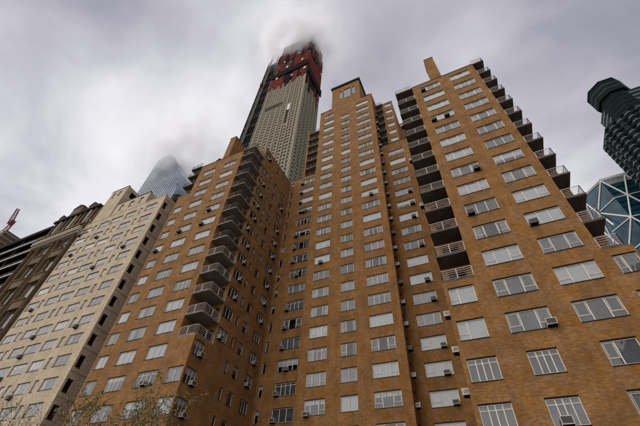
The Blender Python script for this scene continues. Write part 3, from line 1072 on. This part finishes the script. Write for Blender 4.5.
# =================================================================== the ornate studio building
DB = thing('studio_building', 'narrow dark tan studio building with tall bay windows and a dentilled cornice', 'building', (-76.5, FY, GROUND))
DX0, DX1, D1 = -84.2, -68.75, 56.0
mb = MB()
dwh = []
for j in range(-4, 3):
    z = 41.6 + 5.85 * j
    for a, b in ((-80.1, -77.2), (-73.9, -71.0)):
        dwh.append((a, b, z - 3.6, z))
for j in range(2):
    for a, b in ((-83.2, -82.2), (-75.9, -75.0), (-70.2, -69.3)):
        dwh.append((a, b, 52.9 + 2.9 * j - 2.2, 52.9 + 2.9 * j - 0.6))
panel(mb, 'F', FY + 0.3, DX0, DX1, GROUND, D1, [h for h in dwh if h[3] < D1 - 0.2])
panel(mb, 'L', DX0, FY + 0.3, 50, GROUND, D1)
panel(mb, 'R', DX1, FY + 0.3, 50, GROUND, D1)
mb.quad([(DX0, FY + .3, D1), (DX1, FY + .3, D1), (DX1, 50, D1), (DX0, 50, D1)], 2)
part(DB, 'wall', mb, [M['deco'], M['room'], M['roof']])
for x in (-84.0, -81.2, -76.55, -74.9, -70.2):
    mb = MB()
    mb.box(x - 0.3, x + 0.3, FY - 0.15, FY + 0.298, GROUND, 47.4)
    mb.box(x - 0.12, x + 0.12, FY - 0.3, FY - 0.152, GROUND, 47.0)
    part(DB, 'pier', mb, [M['deco']])
for a, b, za, zb in dwh:
    if zb < D1 - 0.2:
        add_window(DB, 'F', FY + 0.3, a, b, za, zb, 'quad' if b - a > 2 else 'one', 'frame_dark', dressing(0.35, 0.4, 0.15))
for a, b, za, zb in dwh:
    if b - a > 2:
        mb = MB()
        mb.box(a - 0.2, b + 0.2, FY - 0.25, FY + 0.297, za - 2.05, za - 0.35)
        mb.box(a - 0.3, b + 0.3, FY - 0.42, FY + 0.296, za - 0.347, za - 0.12)
        part(DB, 'spandrel', mb, [M['deco']])
mb = MB()
mb.box(DX0, DX1, FY - 0.5, FY + 0.294, 48.6, 49.3)
mb.box(DX0, DX1, FY - 0.8, FY + 0.294, 49.303, 49.7)
part(DB, 'cornice', mb, [M['deco']])
for k in range(20):
    x = DX0 + 0.4 + k * 0.77
    mb = MB()
    mb.box(x - 0.2, x + 0.2, FY - 0.95, FY + 0.293, 47.5, 48.597)
    mb.box(x - 0.14, x + 0.14, FY - 0.7, FY + 0.292, 46.9, 47.498)
    part(DB, 'dentil', mb, [M['stone_trim']])
for k in range(9):
    x = DX0 + 1.0 + k * 1.68
    mb = MB()
    mb.box(x - 0.22, x + 0.22, FY - 0.05, FY + 0.296, 49.75, 55.2)
    part(DB, 'pilaster', mb, [M['stone_trim' if k % 3 == 1 else 'deco']])
mb = MB()
mb.box(DX0, DX1, FY - 0.35, FY + 0.29, 55.25, 55.9)
part(DB, 'parapet', mb, [M['coping']])
for x0, x1, zt in ((-84.2, -82.4, 57.2), (-80.6, -76.9, 59.0), (-74.0, -71.4, 57.4)):
    mb = MB()
    mb.box(x0, x1, FY + 0.1, FY + 3.5, D1 + 0.003, zt)
    xm = (x0 + x1) / 2
    i = len(mb.v)
    mb.v += [(x0 - 0.15, FY, zt + 0.003), (x1 + 0.15, FY, zt + 0.003), (xm, FY, zt + 1.0), (x0 - 0.15, FY + 3.5, zt + 0.003), (x1 + 0.15, FY + 3.5, zt + 0.003), (xm, FY + 3.5, zt + 1.0)]
    for q in ((0, 1, 2), (3, 5, 4), (0, 2, 5, 3), (1, 4, 5, 2), (0, 3, 4, 1)):
        mb.f.append(tuple(i + k for k in q))
        mb.mi.append(1)
    part(DB, 'dormer', mb, [M['deco'], M['coping']])

# =================================================================== the dark banded building
M['black_glass'] = plain('black_glass', (0.010, 0.011, 0.012), 0.5, spec=0.15)
M['white_band'] = plain('pale_slab_edge', (0.55, 0.55, 0.54), 0.7)
KB = thing('banded_building', 'dark building of deep galleries edged with thin pale lines beyond the studio building', 'building', (-105.0, FY, GROUND))
mb = MB()
mb.box(-150, -86.6, FY + 2.8, 55, GROUND, 54.2)
mb.box(-150, -84.5, FY + 0.1, 55.2, 54.204, 55.2)
part(KB, 'wall', mb, [M['steel']])  # near-black wall and slabs: the galleries' shade is put into their colour
z = 51.4
while z > 0:
    mb = MB()
    mb.box(-150, -84.52, FY + 0.25, FY + 2.798, z - 0.32, z + 0.28)
    part(KB, 'gallery_slab', mb, [M['steel']])
    mb = MB()
    mb.box(-150, -84.5, FY + 0.16, FY + 0.248, z + 0.02, z + 0.26)
    part(KB, 'slab_edge', mb, [M['white_band']])
    mb = MB()
    mb.box(-150, -84.55, FY + 0.3, FY + 0.36, z + 0.95, z + 1.02)
    for k in range(22):
        x = -149.5 + k * 3.0
        mb.box(x, x + 0.07, FY + 0.37, FY + 0.43, z + 0.285, z + 1.0)
    part(KB, 'railing', mb, [M['rail_grey']])
    z -= 3.3
for x in (-150, -139, -128, -117, -106, -95, -85.2):
    mb = MB()
    mb.box(x, x + 0.6, FY + 0.4, FY + 1.0, GROUND, 54.2)
    part(KB, 'column', mb, [M['steel']])

# =================================================================== towers behind
def tower_holes(u0, u1, cols, w, z0, z1, step, h, skip=()):
    out = []
    pitch = (u1 - u0) / cols
    z = z0
    while z + h < z1:
        for k in range(cols):
            u = u0 + pitch * (k + 0.5)
            if any(a < u < b and c < z + h / 2 < d for a, b, c, d in skip):
                continue
            out.append((u - w / 2, u + w / 2, z, z + h))
        z += step
    return out


M['tower_glass'] = plain('tower_glass', (0.020, 0.018, 0.017), 0.6, spec=0.1)
M['netting'] = plain('red_safety_netting', (0.115, 0.016, 0.010), 0.95, var=0.6, scale=0.4, spec=0.1)
M['black_net'] = plain('black_screen', (0.010, 0.008, 0.008), 0.95, var=0.4, scale=0.4, spec=0.05)
M['concrete'] = plain('raw_concrete', (0.22, 0.20, 0.18), 0.9, var=0.25, scale=0.3)
TY, TX0, TX1, TYB = 80.0, -90.0, -59.8, 101.0
TT = thing('skyscraper_under_construction', 'limestone skyscraper under construction with red netting, its top lost in cloud', 'skyscraper', (-75, TY, GROUND))
T_STONE = 243.0
slots = [(-87.2, -74.0, 206.0, 211.5), (-69.4, -67.6, 180.0, 196.0)]
th = tower_holes(TX0 + 0.6, TX1 - 1.6, 15, 1.35, 70, T_STONE - 1, 3.1, 1.35, [(-88, -73.6, 204.5, 212.5), (-70.2, -66.8, 178, 204)])
mb = MB()
panel(mb, 'F', TY, TX0, TX1, GROUND, T_STONE, th + slots, depth=0.3)
th2 = tower_holes(TY + 1.6, TYB - 0.6, 10, 1.4, 70, T_STONE - 8, 3.1, 1.35)
panel(mb, 'R', TX1, TY, TYB, GROUND, T_STONE - 6, th2, depth=0.3)
panel(mb, 'L', TX0, TY, TYB, GROUND, T_STONE)
mb.quad([(TX0, TYB, GROUND), (TX1, TYB, GROUND), (TX1, TYB, T_STONE - 6), (TX0, TYB, T_STONE)])
part(TT, 'wall', mb, [M['limestone'], M['tower_glass'], M['roof']])
for x in (-88.4, -84.6, -80.9, -77.2, -73.4, -69.9, -66.4, -62.6):
    mb = MB()
    mb.box(x - 0.28, x + 0.28, TY - 0.35, TY - 0.002, 60, 204.0 if -88 < x < -73.4 else 238)
    part(TT, 'pilaster', mb, [M['limestone']])
for y in (83.6, 87.4, 91.2, 95.0, 98.8):
    mb = MB()
    mb.box(TX1 + 0.002, TX1 + 0.35, y - 0.28, y + 0.28, 60, 234)
    part(TT, 'pilaster', mb, [M['limestone']])
mb = MB()
mb.box(-69.3, -67.7, TY - 0.2, TY - 0.004, 196.1, 203.5)
part(TT, 'wrapped_panel', mb, [M['blind_white']])
# the bare concrete frame above the cladding
mb = MB()
mb.box(TX0 + 3.5, TX1 - 3.5, TY + 3.5, TYB - 3.5, T_STONE - 8, 333)
part(TT, 'core', mb, [M['concrete']])
z = T_STONE - 4
while z < 330:
    mb = MB()
    mb.box(TX0 + 0.4, TX1 - 0.4, TY + 0.4, TYB - 0.4, z, z + 0.45)
    part(TT, 'floor_slab', mb, [M['concrete']])
    z += 3.9
for x in (-89, -83.2, -77.4, -71.6, -65.8, -60.8):
    mb = MB()
    mb.box(x - 0.45, x + 0.45, TY + 0.7, TY + 1.6, T_STONE - 4, 329)
    part(TT, 'column', mb, [M['concrete']])
for y in (85, 90, 95, 99.5):
    mb = MB()
    mb.box(TX1 - 1.6, TX1 - 0.7, y - 0.45, y + 0.45, T_STONE - 10, 329)
    part(TT, 'column', mb, [M['concrete']])
# netting, panel by panel, hung from the slab edges; its lower edge is ragged
tr = random.Random(3)


def net(kind, c, u0, u1, z0, z1, mat):
    mb = MB()
    n, m = 5, max(3, int((z1 - z0) / 4))
    pts = [[P(kind, c, u0 + (u1 - u0) * i / n, -0.15 - 0.25 * tr.random(), z0 + (z1 - z0) * j / m + (tr.uniform(-0.8, 0.8) if j in (0, m) else 0)) for i in range(n + 1)] for j in range(m + 1)]
    for j in range(m):
        for i in range(n):
            mb.quad([pts[j][i], pts[j][i + 1], pts[j + 1][i + 1], pts[j + 1][i]])
    part(TT, 'netting', mb, [M[mat]])


for k in range(16):
    u0 = TX0 + 0.2 + k * 1.86
    net('F', TY, u0, u0 + 1.8, tr.uniform(236, 248), 262 + tr.uniform(-4, 3), 'black_net' if tr.random() < 0.22 else 'netting')
    za = 268 + tr.uniform(0, 4)
    zb = 284 + tr.uniform(-5, 4)
    if tr.random() < 0.8:
        net('F', TY, u0, u0 + 1.8, za, zb, 'netting' if tr.random() < 0.75 else 'black_net')
    if tr.random() < 0.7:
        net('F', TY, u0, u0 + 1.8, zb + tr.uniform(0.5, 5), 303 + tr.uniform(-6, 6), 'netting' if tr.random() < 0.7 else 'black_net')
for k in range(10):
    u0 = TY + 0.3 + k * 2.05
    net('R', TX1, u0, u0 + 2.0, tr.uniform(222, 238), 246 + tr.uniform(-2, 4), 'netting' if tr.random() < 0.4 else 'black_net')
    net('R', TX1, u0, u0 + 2.0, 257 + tr.uniform(0, 3), 281 + tr.uniform(-6, 4), 'netting')
    if tr.random() < 0.8:
        net('R', TX1, u0, u0 + 2.0, 284 + tr.uniform(0, 4), 306 + tr.uniform(-8, 8), 'netting' if tr.random() < 0.8 else 'black_net')
for u0, z0 in ((-86.0, 255.0), (-79.0, 270.5), (-72.5, 249.0), (-66.0, 272.0), (-62.5, 252.0), (-83.2, 285.0), (-70.6, 291.0)):
    mb = MB()
    mb.box(u0, u0 + 1.5, TY - 0.75, TY - 0.52, z0, z0 + tr.uniform(1.5, 3.5))
    part(TT, 'wrapped_panel', mb, [M['blind_white']])
# dark screens that climb with the work
mb = MB()
mb.box(TX0 - 0.9, TX1 + 0.9, TY - 1.1, TY - 0.5, 258, 265.5)
mb.box(TX1 + 0.5, TX1 + 1.1, TY - 0.49, TYB + 0.6, 246, 256)
mb.box(TX0 - 0.8, TX0 - 0.3, TY - 0.49, TYB, 262, 270)
part(TT, 'climbing_screen', mb, [M['black_net']])
mb = MB()
mb.box(TX0 + 1.5, TX1 - 1.5, TY + 1.7, TYB - 1.5, 306, 318)
mb.box(TX0 + 4.5, TX1 - 5.5, TY + 3.0, TYB - 3, 318.01, 338)
part(TT, 'crown', mb, [M['concrete']])

# the dark neighbour that the hoists climb
HX0, HX1 = -105.5, -90.8
HT = thing('dark_tower', 'slim dark ribbed tower strapped with hoist masts beside the limestone skyscraper', 'skyscraper', (-98, 84, GROUND))
mb = MB()
mb.box(HX0 + 0.5, HX1 - 0.5, 84.0, 100, GROUND, 312)
part(HT, 'wall', mb, [M['tower_glass']])
for k in range(9):
    x = HX0 + 0.5 + k * 1.72
    mb = MB()
    mb.box(x - 0.16, x + 0.16, 83.4, 83.995, GROUND, 318 + (9 if k in (1, 5) else tr.uniform(-8, 3)))
    part(HT, 'rib', mb, [M['concrete' if k in (2, 6, 8) else 'black_net']])
z = 60
while z < 312:
    mb = MB()
    mb.box(HX0 + 0.5, HX1 - 0.5, 83.75, 83.99, z, z + 0.5)
    part(HT, 'floor_band', mb, [M['concrete'] if int(z) % 3 == 0 else M['black_net']])
    z += 3.9
mast = MB()
for dx in (0, 1.0):
    for dy in (0, 1.0):
        mast.box(-101.5 + dx - .08, -101.5 + dx + .08, 82.0 + dy - .08, 82.0 + dy + .08, 0, 330)
z = 4
while z < 328:
    mast.bar((-101.5, 82.0, z), (-100.5, 82.0, z + 2), 0.06, 4)
    mast.bar((-100.5, 82.0, z + 2), (-101.5, 82.0, z + 4), 0.06, 4)
    z += 4
part(HT, 'hoist_mast', mast, [M['frame_dark']])
mb = MB()
mb.box(-101.9, -100.1, 80.4, 81.8, 262, 266)
part(HT, 'hoist_cage', mb, [M['netting']])

# --- curved blue glass tower
M['blue_glass'] = plain('blue_glass', (0.10, 0.14, 0.20), 0.12, var=0.5, scale=0.12, spec=0.8)
M['blue_rib'] = plain('pale_mullion', (0.17, 0.20, 0.25), 0.5)
GT = thing('glass_skyscraper', 'pale blue glass skyscraper with a curved crown fading into the cloud', 'skyscraper', (-232, 118, GROUND))
prof = [(-259, GROUND), (-259, 292), (-257.5, 299), (-253, 303), (-247, 303.5), (-240, 299), (-231, 289), (-222, 275), (-213, 257), (-206, 238), (-201, 216), (-198.5, 190), (-198, GROUND)]
mb = MB()
n = len(prof)
i = len(mb.v)
mb.v += [(x, 118, z) for x, z in prof] + [(x, 150, z) for x, z in prof]
for k in range(n - 1):
    mb.f.append((i + k, i + k + 1, i + n + k + 1, i + n + k))
    mb.mi.append(0)
mb.f += [tuple(range(i, i + n)), tuple(range(i + n, i + 2 * n))[::-1]]
mb.mi += [0, 0]
part(GT, 'wall', mb, [M['blue_glass']])


def prof_top(x):
    for (xa, za), (xb, zb) in zip(prof[1:-1], prof[2:]):
        if xa <= x <= xb and xb > xa:
            return za + (zb - za) * (x - xa) / (xb - xa)
    return 190


for k in range(20):
    x = -257.5 + k * 3.05
    mb = MB()
    mb.box(x - 0.12, x + 0.12, 117.7, 117.995, 120, prof_top(x) - 0.3)
    part(GT, 'mullion', mb, [M['blue_rib']])
z = 150
while z < 302:
    xr = max([x for x in range(-259, -197) if prof_top(x) > z + 0.5] or [-258])
    mb = MB()
    mb.box(-259, xr, 117.85, 117.99, z, z + 0.6)
    part(GT, 'floor_band', mb, [M['blue_rib']])
    z += 3.9

# --- dark green tower at the right
M['green_glass'] = plain('green_black_glass', (0.003, 0.008, 0.009), 0.5, var=0.4, scale=0.2, spec=0.08)
M['green_band'] = plain('dark_green_cladding', (0.004, 0.010, 0.010), 0.8, var=0.3, scale=0.3, spec=0.06)
M['green_trim'] = plain('grey_green_trim', (0.012, 0.021, 0.021), 0.8, spec=0.08)
M['pale_glint_trim'] = plain('pale_glint_trim', (0.22, 0.26, 0.26), 0.6)  # thin pale trim lines; the facade's horizontal glints are painted into their colour
GR = thing('green_tower', 'dark green faceted tower ringed with scalloped bay windows under a flat eight sided cap', 'skyscraper', (103, 158, GROUND))


def octo(cx, cy, r, rot=math.pi / 8, n=8):
    return [(cx + r * math.cos(rot + k * 2 * math.pi / n), cy + r * math.sin(rot + k * 2 * math.pi / n)) for k in range(n)]


CX, CYY = 109.0, 159.0
mb = MB()
mb.prism(octo(CX, CYY, 18.0), GROUND, 176)
part(GR, 'shaft', mb, [M['green_glass']])
z = 100.0
while z < 176:
    mb = MB()
    mb.prism(octo(CX, CYY, 18.5), z, z + 1.3)
    part(GR, 'spandrel_ring', mb, [M['green_band']])
    z += 3.6
# bays on the faces that look to the street
for ang in (180, 225, 270, 315):
    w = math.radians(ang)
    t = Vector((-math.sin(w), math.cos(w), 0))
    nrm = Vector((math.cos(w), math.sin(w), 0))
    base = Vector((CX, CYY, 0)) + nrm * 16.4
    for off in (-4.4, 0.0, 4.4):
        z = 100.0
        while z < 172:
            mb = MB()
            c = base + t * off
            poly = [c - t * 1.9, c - t * 1.1 + nrm * 1.7, c + t * 1.1 + nrm * 1.7, c + t * 1.9]
            mb.prism([(p.x, p.y) for p in poly], z - 0.2, z + 1.5)
            poly = [c - t * 1.7, c - t * 1.0 + nrm * 1.5, c + t * 1.0 + nrm * 1.5, c + t * 1.7]
            mb.prism([(p.x, p.y) for p in poly], z + 1.502, z + 3.39, 1)
            poly = [c - t * 1.95, c - t * 1.12 + nrm * 1.78, c + t * 1.12 + nrm * 1.78, c + t * 1.95]
            if off != 0 or int(z) % 2:
                mb.prism([(p.x, p.y) for p in poly], z + 1.2, z + 1.45, 2)
            part(GR, 'bay', mb, [M['green_trim' if off == 0 else 'green_band'], M['green_glass'], M['pale_glint_trim']])
            z += 3.6
mb = MB()
mb.prism(octo(CX + 4, CYY + 1, 13.5), 176.004, 198)
part(GR, 'upper_shaft', mb, [M['green_glass']])
for k in range(6):
    mb = MB()
    mb.prism(octo(CX + 4, CYY + 1, 13.65), 177.5 + k * 3.5, 177.9 + k * 3.5)
    part(GR, 'spandrel_ring', mb, [M['pale_glint_trim']])
mb = MB()
mb.prism(octo(CX - 1.5, CYY - 5.5, 7.6), 176.005, 199)
part(GR, 'stair_turret', mb, [M['green_band']])
for k in range(5):
    mb = MB()
    mb.prism(octo(CX - 1.5, CYY - 5.5, 7.8), 180 + k * 3.6, 180.5 + k * 3.6)
    part(GR, 'spandrel_ring', mb, [M['green_trim']])
mb = MB()
mb.prism(octo(CX - 1.5, CYY - 5.5, 8.8), 199.004, 211)
mb.prism(octo(CX - 1.5, CYY - 5.5, 9.1), 211.003, 211.9)
part(GR, 'cap', mb, [M['green_band']])
oc = octo(CX - 1.5, CYY - 5.5, 8.86)
for k in range(8):
    (xa, ya), (xb, yb) = oc[k], oc[(k + 1) % 8]
    for m in range(6):
        t = m / 6
        mb = MB()
        mb.bar((xa + (xb - xa) * t, ya + (yb - ya) * t, 199.3), (xa + (xb - xa) * t, ya + (yb - ya) * t, 210.8), 0.14, 5)
        part(GR, 'cap_rib', mb, [M['green_trim']])
    for zz in (203.0, 207.0):
        mb = MB()
        mb.bar((xa, ya, zz), (xb, yb, zz), 0.12, 5)
        part(GR, 'cap_band', mb, [M['pale_glint_trim']])

# --- glass tower with a triangulated frame
M['teal_glass'] = plain('teal_glass', (0.009, 0.040, 0.060), 0.2, var=0.6, scale=0.15, spec=0.3)
M['bright_steel'] = plain('bright_steel', (0.55, 0.56, 0.58), 0.35, var=0.1)
HG = thing('diagrid_tower', 'teal glass tower wrapped in a triangulated grid of bright steel', 'skyscraper', (110, 180, GROUND))
HXL, HYF, HZT = 86.5, 180.0, 166.0
TRI = 14.7
mb = MB()
# plan with a cut corner
mb.prism([(HXL, HYF), (150, HYF), (150, 235), (79.5, 235), (79.5, HYF + 9)], GROUND, HZT)
part(HG, 'wall', mb, [M['teal_glass']])
nodes = [HZT - TRI * k for k in range(9)]


def beam(a, b, r=0.42):
    mb = MB()
    mb.bar(a, b, r, 6)
    part(HG, 'steel_beam', mb, [M['bright_steel']])


WID = 11.6
yf = HYF - 0.35
for k in range(8):
    z0, z1 = nodes[k], nodes[k + 1]
    beam((HXL, yf, z0), (150, yf, z0), 0.35 if k else 0.5)
    for j in range(6):
        xa = HXL + WID * j + (0 if k % 2 == 0 else WID / 2)
        beam((xa, yf, z0), (xa + WID / 2, yf, z1))
        if xa - WID / 2 >= HXL - 0.1:
            beam((xa, yf, z0), (xa - WID / 2, yf, z1))
    # the cut corner and the side
    a, b = Vector((HXL, yf, 0)), Vector((79.2, HYF + 9, 0))
    p = a if k % 2 == 0 else b
    q = b if k % 2 == 0 else a
    beam((p.x, p.y, z0), (q.x, q.y, z1))
    beam((a.x, a.y, z0), (b.x, b.y, z0), 0.35)
    for j in range(4):
        ya = HYF + 9 + WID * j + (0 if k % 2 else WID / 2)
        beam((79.2, ya, z0), (79.2, ya + WID / 2, z1))
        beam((79.2, ya, z0), (79.2, ya - WID / 2, z1))
    for m in range(1, 4):
        zz = z0 - TRI * m / 4
        mb = MB()
        mb.box(HXL, 150, HYF - 0.12, HYF - 0.002, zz - 0.35, zz + 0.35)
        part(HG, 'floor_band', mb, [M['green_band']])
mb = MB()
mb.prism([(HXL - 0.3, HYF - 0.7), (150, HYF - 0.7), (150, 235), (78.8, 235), (78.8, HYF + 8.7)], HZT + 0.6, HZT + 1.6)
part(HG, 'roof_edge', mb, [M['bright_steel']])
z = HZT - 0.8
for m in range(5):
    mb = MB()
    mb.box(HXL + 1, 150, HYF - 0.2, HYF - 0.125, HZT - 0.9 - 0.8 * m, HZT - 0.6 - 0.8 * m)
    part(HG, 'louvre', mb, [M['bright_steel']])

# --- far tower with a red crane, at the left edge
FT = thing('far_tower', 'brown tower shell at the end of the street with a red crane on top', 'skyscraper', (-292, 66, GROUND))
mb = MB()
mb.box(-312, -289, 66, 92, GROUND, 158)
mb.box(-309, -291.5, 68, 90, 158.004, 166)
z = 90
while z < 164:
    mb.box(-312.4, -288.6, 65.6, 65.99, z, z + 0.8, 1)
    mb.box(-288.99, -288.6, 66, 92, z, z + 0.8, 1)
    z += 3.8
part(FT, 'shell', mb, [M['deco'], M['concrete']])
CR = thing('tower_crane', 'red lattice crane standing on the far brown tower', 'crane', (-293, 68, 166))
M['crane_red'] = plain('crane_red', (0.22, 0.03, 0.03), 0.6)


def lattice(mb, a, b, w, n, r):
    a, b = Vector(a), Vector(b)
    d = (b - a).normalized()
    s = d.cross(Vector((0, 1, 0))).normalized() * w
    t = d.cross(s).normalized() * w
    cs = [s + t, s - t, -s - t, -s + t]
    for c in cs:
        mb.bar(a + c, b + c * 0.6, r, 4)
    for k in range(n):
        p0, p1 = a + (b - a) * (k / n), a + (b - a) * ((k + 1) / n)
        for j in range(4):
            mb.bar(p0 + cs[j] * (1 - .4 * k / n), p1 + cs[(j + 1) % 4] * (1 - .4 * (k + 1) / n), r * 0.7, 4)


mb = MB()
lattice(mb, (-293, 68, 166), (-293, 68, 176), 1.0, 4, 0.25)
part(CR, 'mast', mb, [M['crane_red']])
mb = MB()
lattice(mb, (-293, 67, 172), (-282, 62, 178), 1.2, 7, 0.35)
part(CR, 'jib', mb, [M['crane_red']])
mb = MB()
mb.box(-298, -293.5, 66.5, 69.5, 173.5, 176)
part(CR, 'counterweight', mb, [M['concrete']])

# =================================================================== street trees in bud
M['bark'] = plain('bark', (0.06, 0.045, 0.035), 0.95, var=0.3, scale=12)
M['bud'] = plain('spring_leaf', (0.16, 0.13, 0.025), 0.7, var=0.4, scale=8)


def street_tree(x, y, h, seed, label, lean=(0, 0), leafy=1.0):
    r = random.Random(seed)
    root = thing('street_tree', label, 'tree', (x, y, GROUND))
    tr_, lv = MB(), MB()
    tips = []

    def grow(p, d, ln, rad, lvl):
        q = p
        segs = 3
        for k in range(segs):
            d2 = (d + Vector((r.uniform(-.2, .2), r.uniform(-.2, .2), r.uniform(-.05, .15)))).normalized()
            q2 = q + d2 * (ln / segs)
            ra, rb = rad * (1 - 0.22 * k), rad * (1 - 0.22 * (k + 1))
            tr_.bar(q, q2, max(ra, 0.005), 5 if lvl > 1 else 8, 0, max(rb, 0.004))
            q, d = q2, d2
            if lvl >= 2:
                tips.append(q)
            if lvl < 4 and k > 0:
                for _ in range(2 if lvl < 3 else 1):
                    a = r.uniform(0, 6.28)
                    side = Vector((math.cos(a), math.sin(a), r.uniform(0.1, 0.7)))
                    grow(q, (d * 0.55 + side * 0.75).normalized(), ln * r.uniform(0.5, 0.72), rb * 0.6, lvl + 1)
        if lvl < 4:
            grow(q, d, ln * 0.62, rad * 0.42, lvl + 1)

    grow(Vector((x, y, GROUND)), Vector((lean[0], lean[1], 1)).normalized(), h * 0.42, 0.085, 0)
    for p in tips:
        for _ in range(r.randint(0, int(4 * leafy))):
            c = p + Vector((r.gauss(0, .05), r.gauss(0, .05), r.gauss(0, .05)))
            u = Vector((r.gauss(0, 1), r.gauss(0, 1), r.gauss(0, 1))).normalized()
            v = u.cross(Vector((r.gauss(0, 1), r.gauss(0, 1), r.gauss(0, 1)))).normalized()
            s = r.uniform(0.03, 0.06)
            lv.quad([c - u * s, c + v * s * 0.5, c + u * s, c - v * s * 0.5])
    part(root, 'trunk', tr_, [M['bark']])
    cr = part(root, 'crown', lv, [M['bud']])
    cr['kind'] = 'stuff'
    return root


street_tree(-12.2, 8.4, 6.9, 5, 'young street tree breaking into yellow green leaf in front of the brick wing')
street_tree(-17.2, 8.2, 6.6, 11, 'almost bare young street tree in front of the buff brick building', leafy=0.35)

# =================================================================== low cloud round the tower tops
def cloud(name, c, rad, z_on, z_full, dens, label):
    mb = MB()
    nu, nv = 20, 12
    for j in range(nv + 1):
        ph = math.pi * j / nv
        for i in range(nu):
            t = 2 * math.pi * i / nu
            mb.v.append((c[0] + rad[0] * math.sin(ph) * math.cos(t), c[1] + rad[1] * math.sin(ph) * math.sin(t), c[2] + rad[2] * math.cos(ph)))
    for j in range(nv):
        for i in range(nu):
            mb.f.append((j * nu + i, (j + 1) * nu + i, (j + 1) * nu + (i + 1) % nu, j * nu + (i + 1) % nu))
            mb.mi.append(0)
    m = bpy.data.materials.new(name)
    m.use_nodes = True
    t = m.node_tree
    t.nodes.clear()
    nd, lk = t.nodes, t.links
    out = nd.new("ShaderNodeOutputMaterial")
    vol = nd.new("ShaderNodeVolumePrincipled")
    vol.inputs["Color"].default_value = (0.96, 0.96, 0.975, 1)
    vol.inputs["Anisotropy"].default_value = 0.0
    g = nd.new("ShaderNodeNewGeometry")
    sub = nd.new("ShaderNodeVectorMath")
    sub.operation = 'SUBTRACT'
    sub.inputs[1].default_value = c
    lk.new(g.outputs["Position"], sub.inputs[0])
    div = nd.new("ShaderNodeVectorMath")
    div.operation = 'DIVIDE'
    div.inputs[1].default_value = rad
    lk.new(sub.outputs[0], div.inputs[0])
    ln = nd.new("ShaderNodeVectorMath")
    ln.operation = 'LENGTH'
    lk.new(div.outputs[0], ln.inputs[0])

    def mr(v, a, b, c0, c1, smooth=True):
        r = nd.new("ShaderNodeMapRange")
        r.interpolation_type = 'SMOOTHSTEP' if smooth else 'LINEAR'
        r.inputs[1].default_value, r.inputs[2].default_value = a, b
        r.inputs[3].default_value, r.inputs[4].default_value = c0, c1
        lk.new(v, r.inputs[0])
        return r.outputs[0]

    def mul(a, b):
        n = nd.new("ShaderNodeMath")
        n.operation = 'MULTIPLY'
        lk.new(a, n.inputs[0])
        if isinstance(b, float):
            n.inputs[1].default_value = b
        else:
            lk.new(b, n.inputs[1])
        return n.outputs[0]

    sp = nd.new("ShaderNodeSeparateXYZ")
    lk.new(g.outputs["Position"], sp.inputs[0])
    ns = nd.new("ShaderNodeTexNoise")
    ns.inputs["Scale"].default_value = 0.06
    ns.inputs["Detail"].default_value = 4
    lk.new(g.outputs["Position"], ns.inputs["Vector"])
    d = mul(mul(mr(ln.outputs["Value"], 0.15, 0.95, 1.0, 0.0), mr(sp.outputs[2], z_on, z_full, 0.0, 1.0)), mr(ns.outputs[0], 0.38, 0.66, 0.02, 1.0))
    lk.new(mul(d, dens), vol.inputs["Density"])
    lk.new(vol.outputs[0], out.inputs["Volume"])
    o = link(name, mb.mesh(name, [m], c), None, c)
    return tag(o, label, None, None, 'stuff')


cloud('low_cloud', (-77, 86, 328), (52, 44, 46), 272, 318, 0.24, 'grey cloud wrapped round the top of the limestone skyscraper')
cloud('low_cloud', (-228, 120, 300), (75, 60, 95), 212, 296, 0.085, 'grey cloud veiling the curved glass skyscraper')
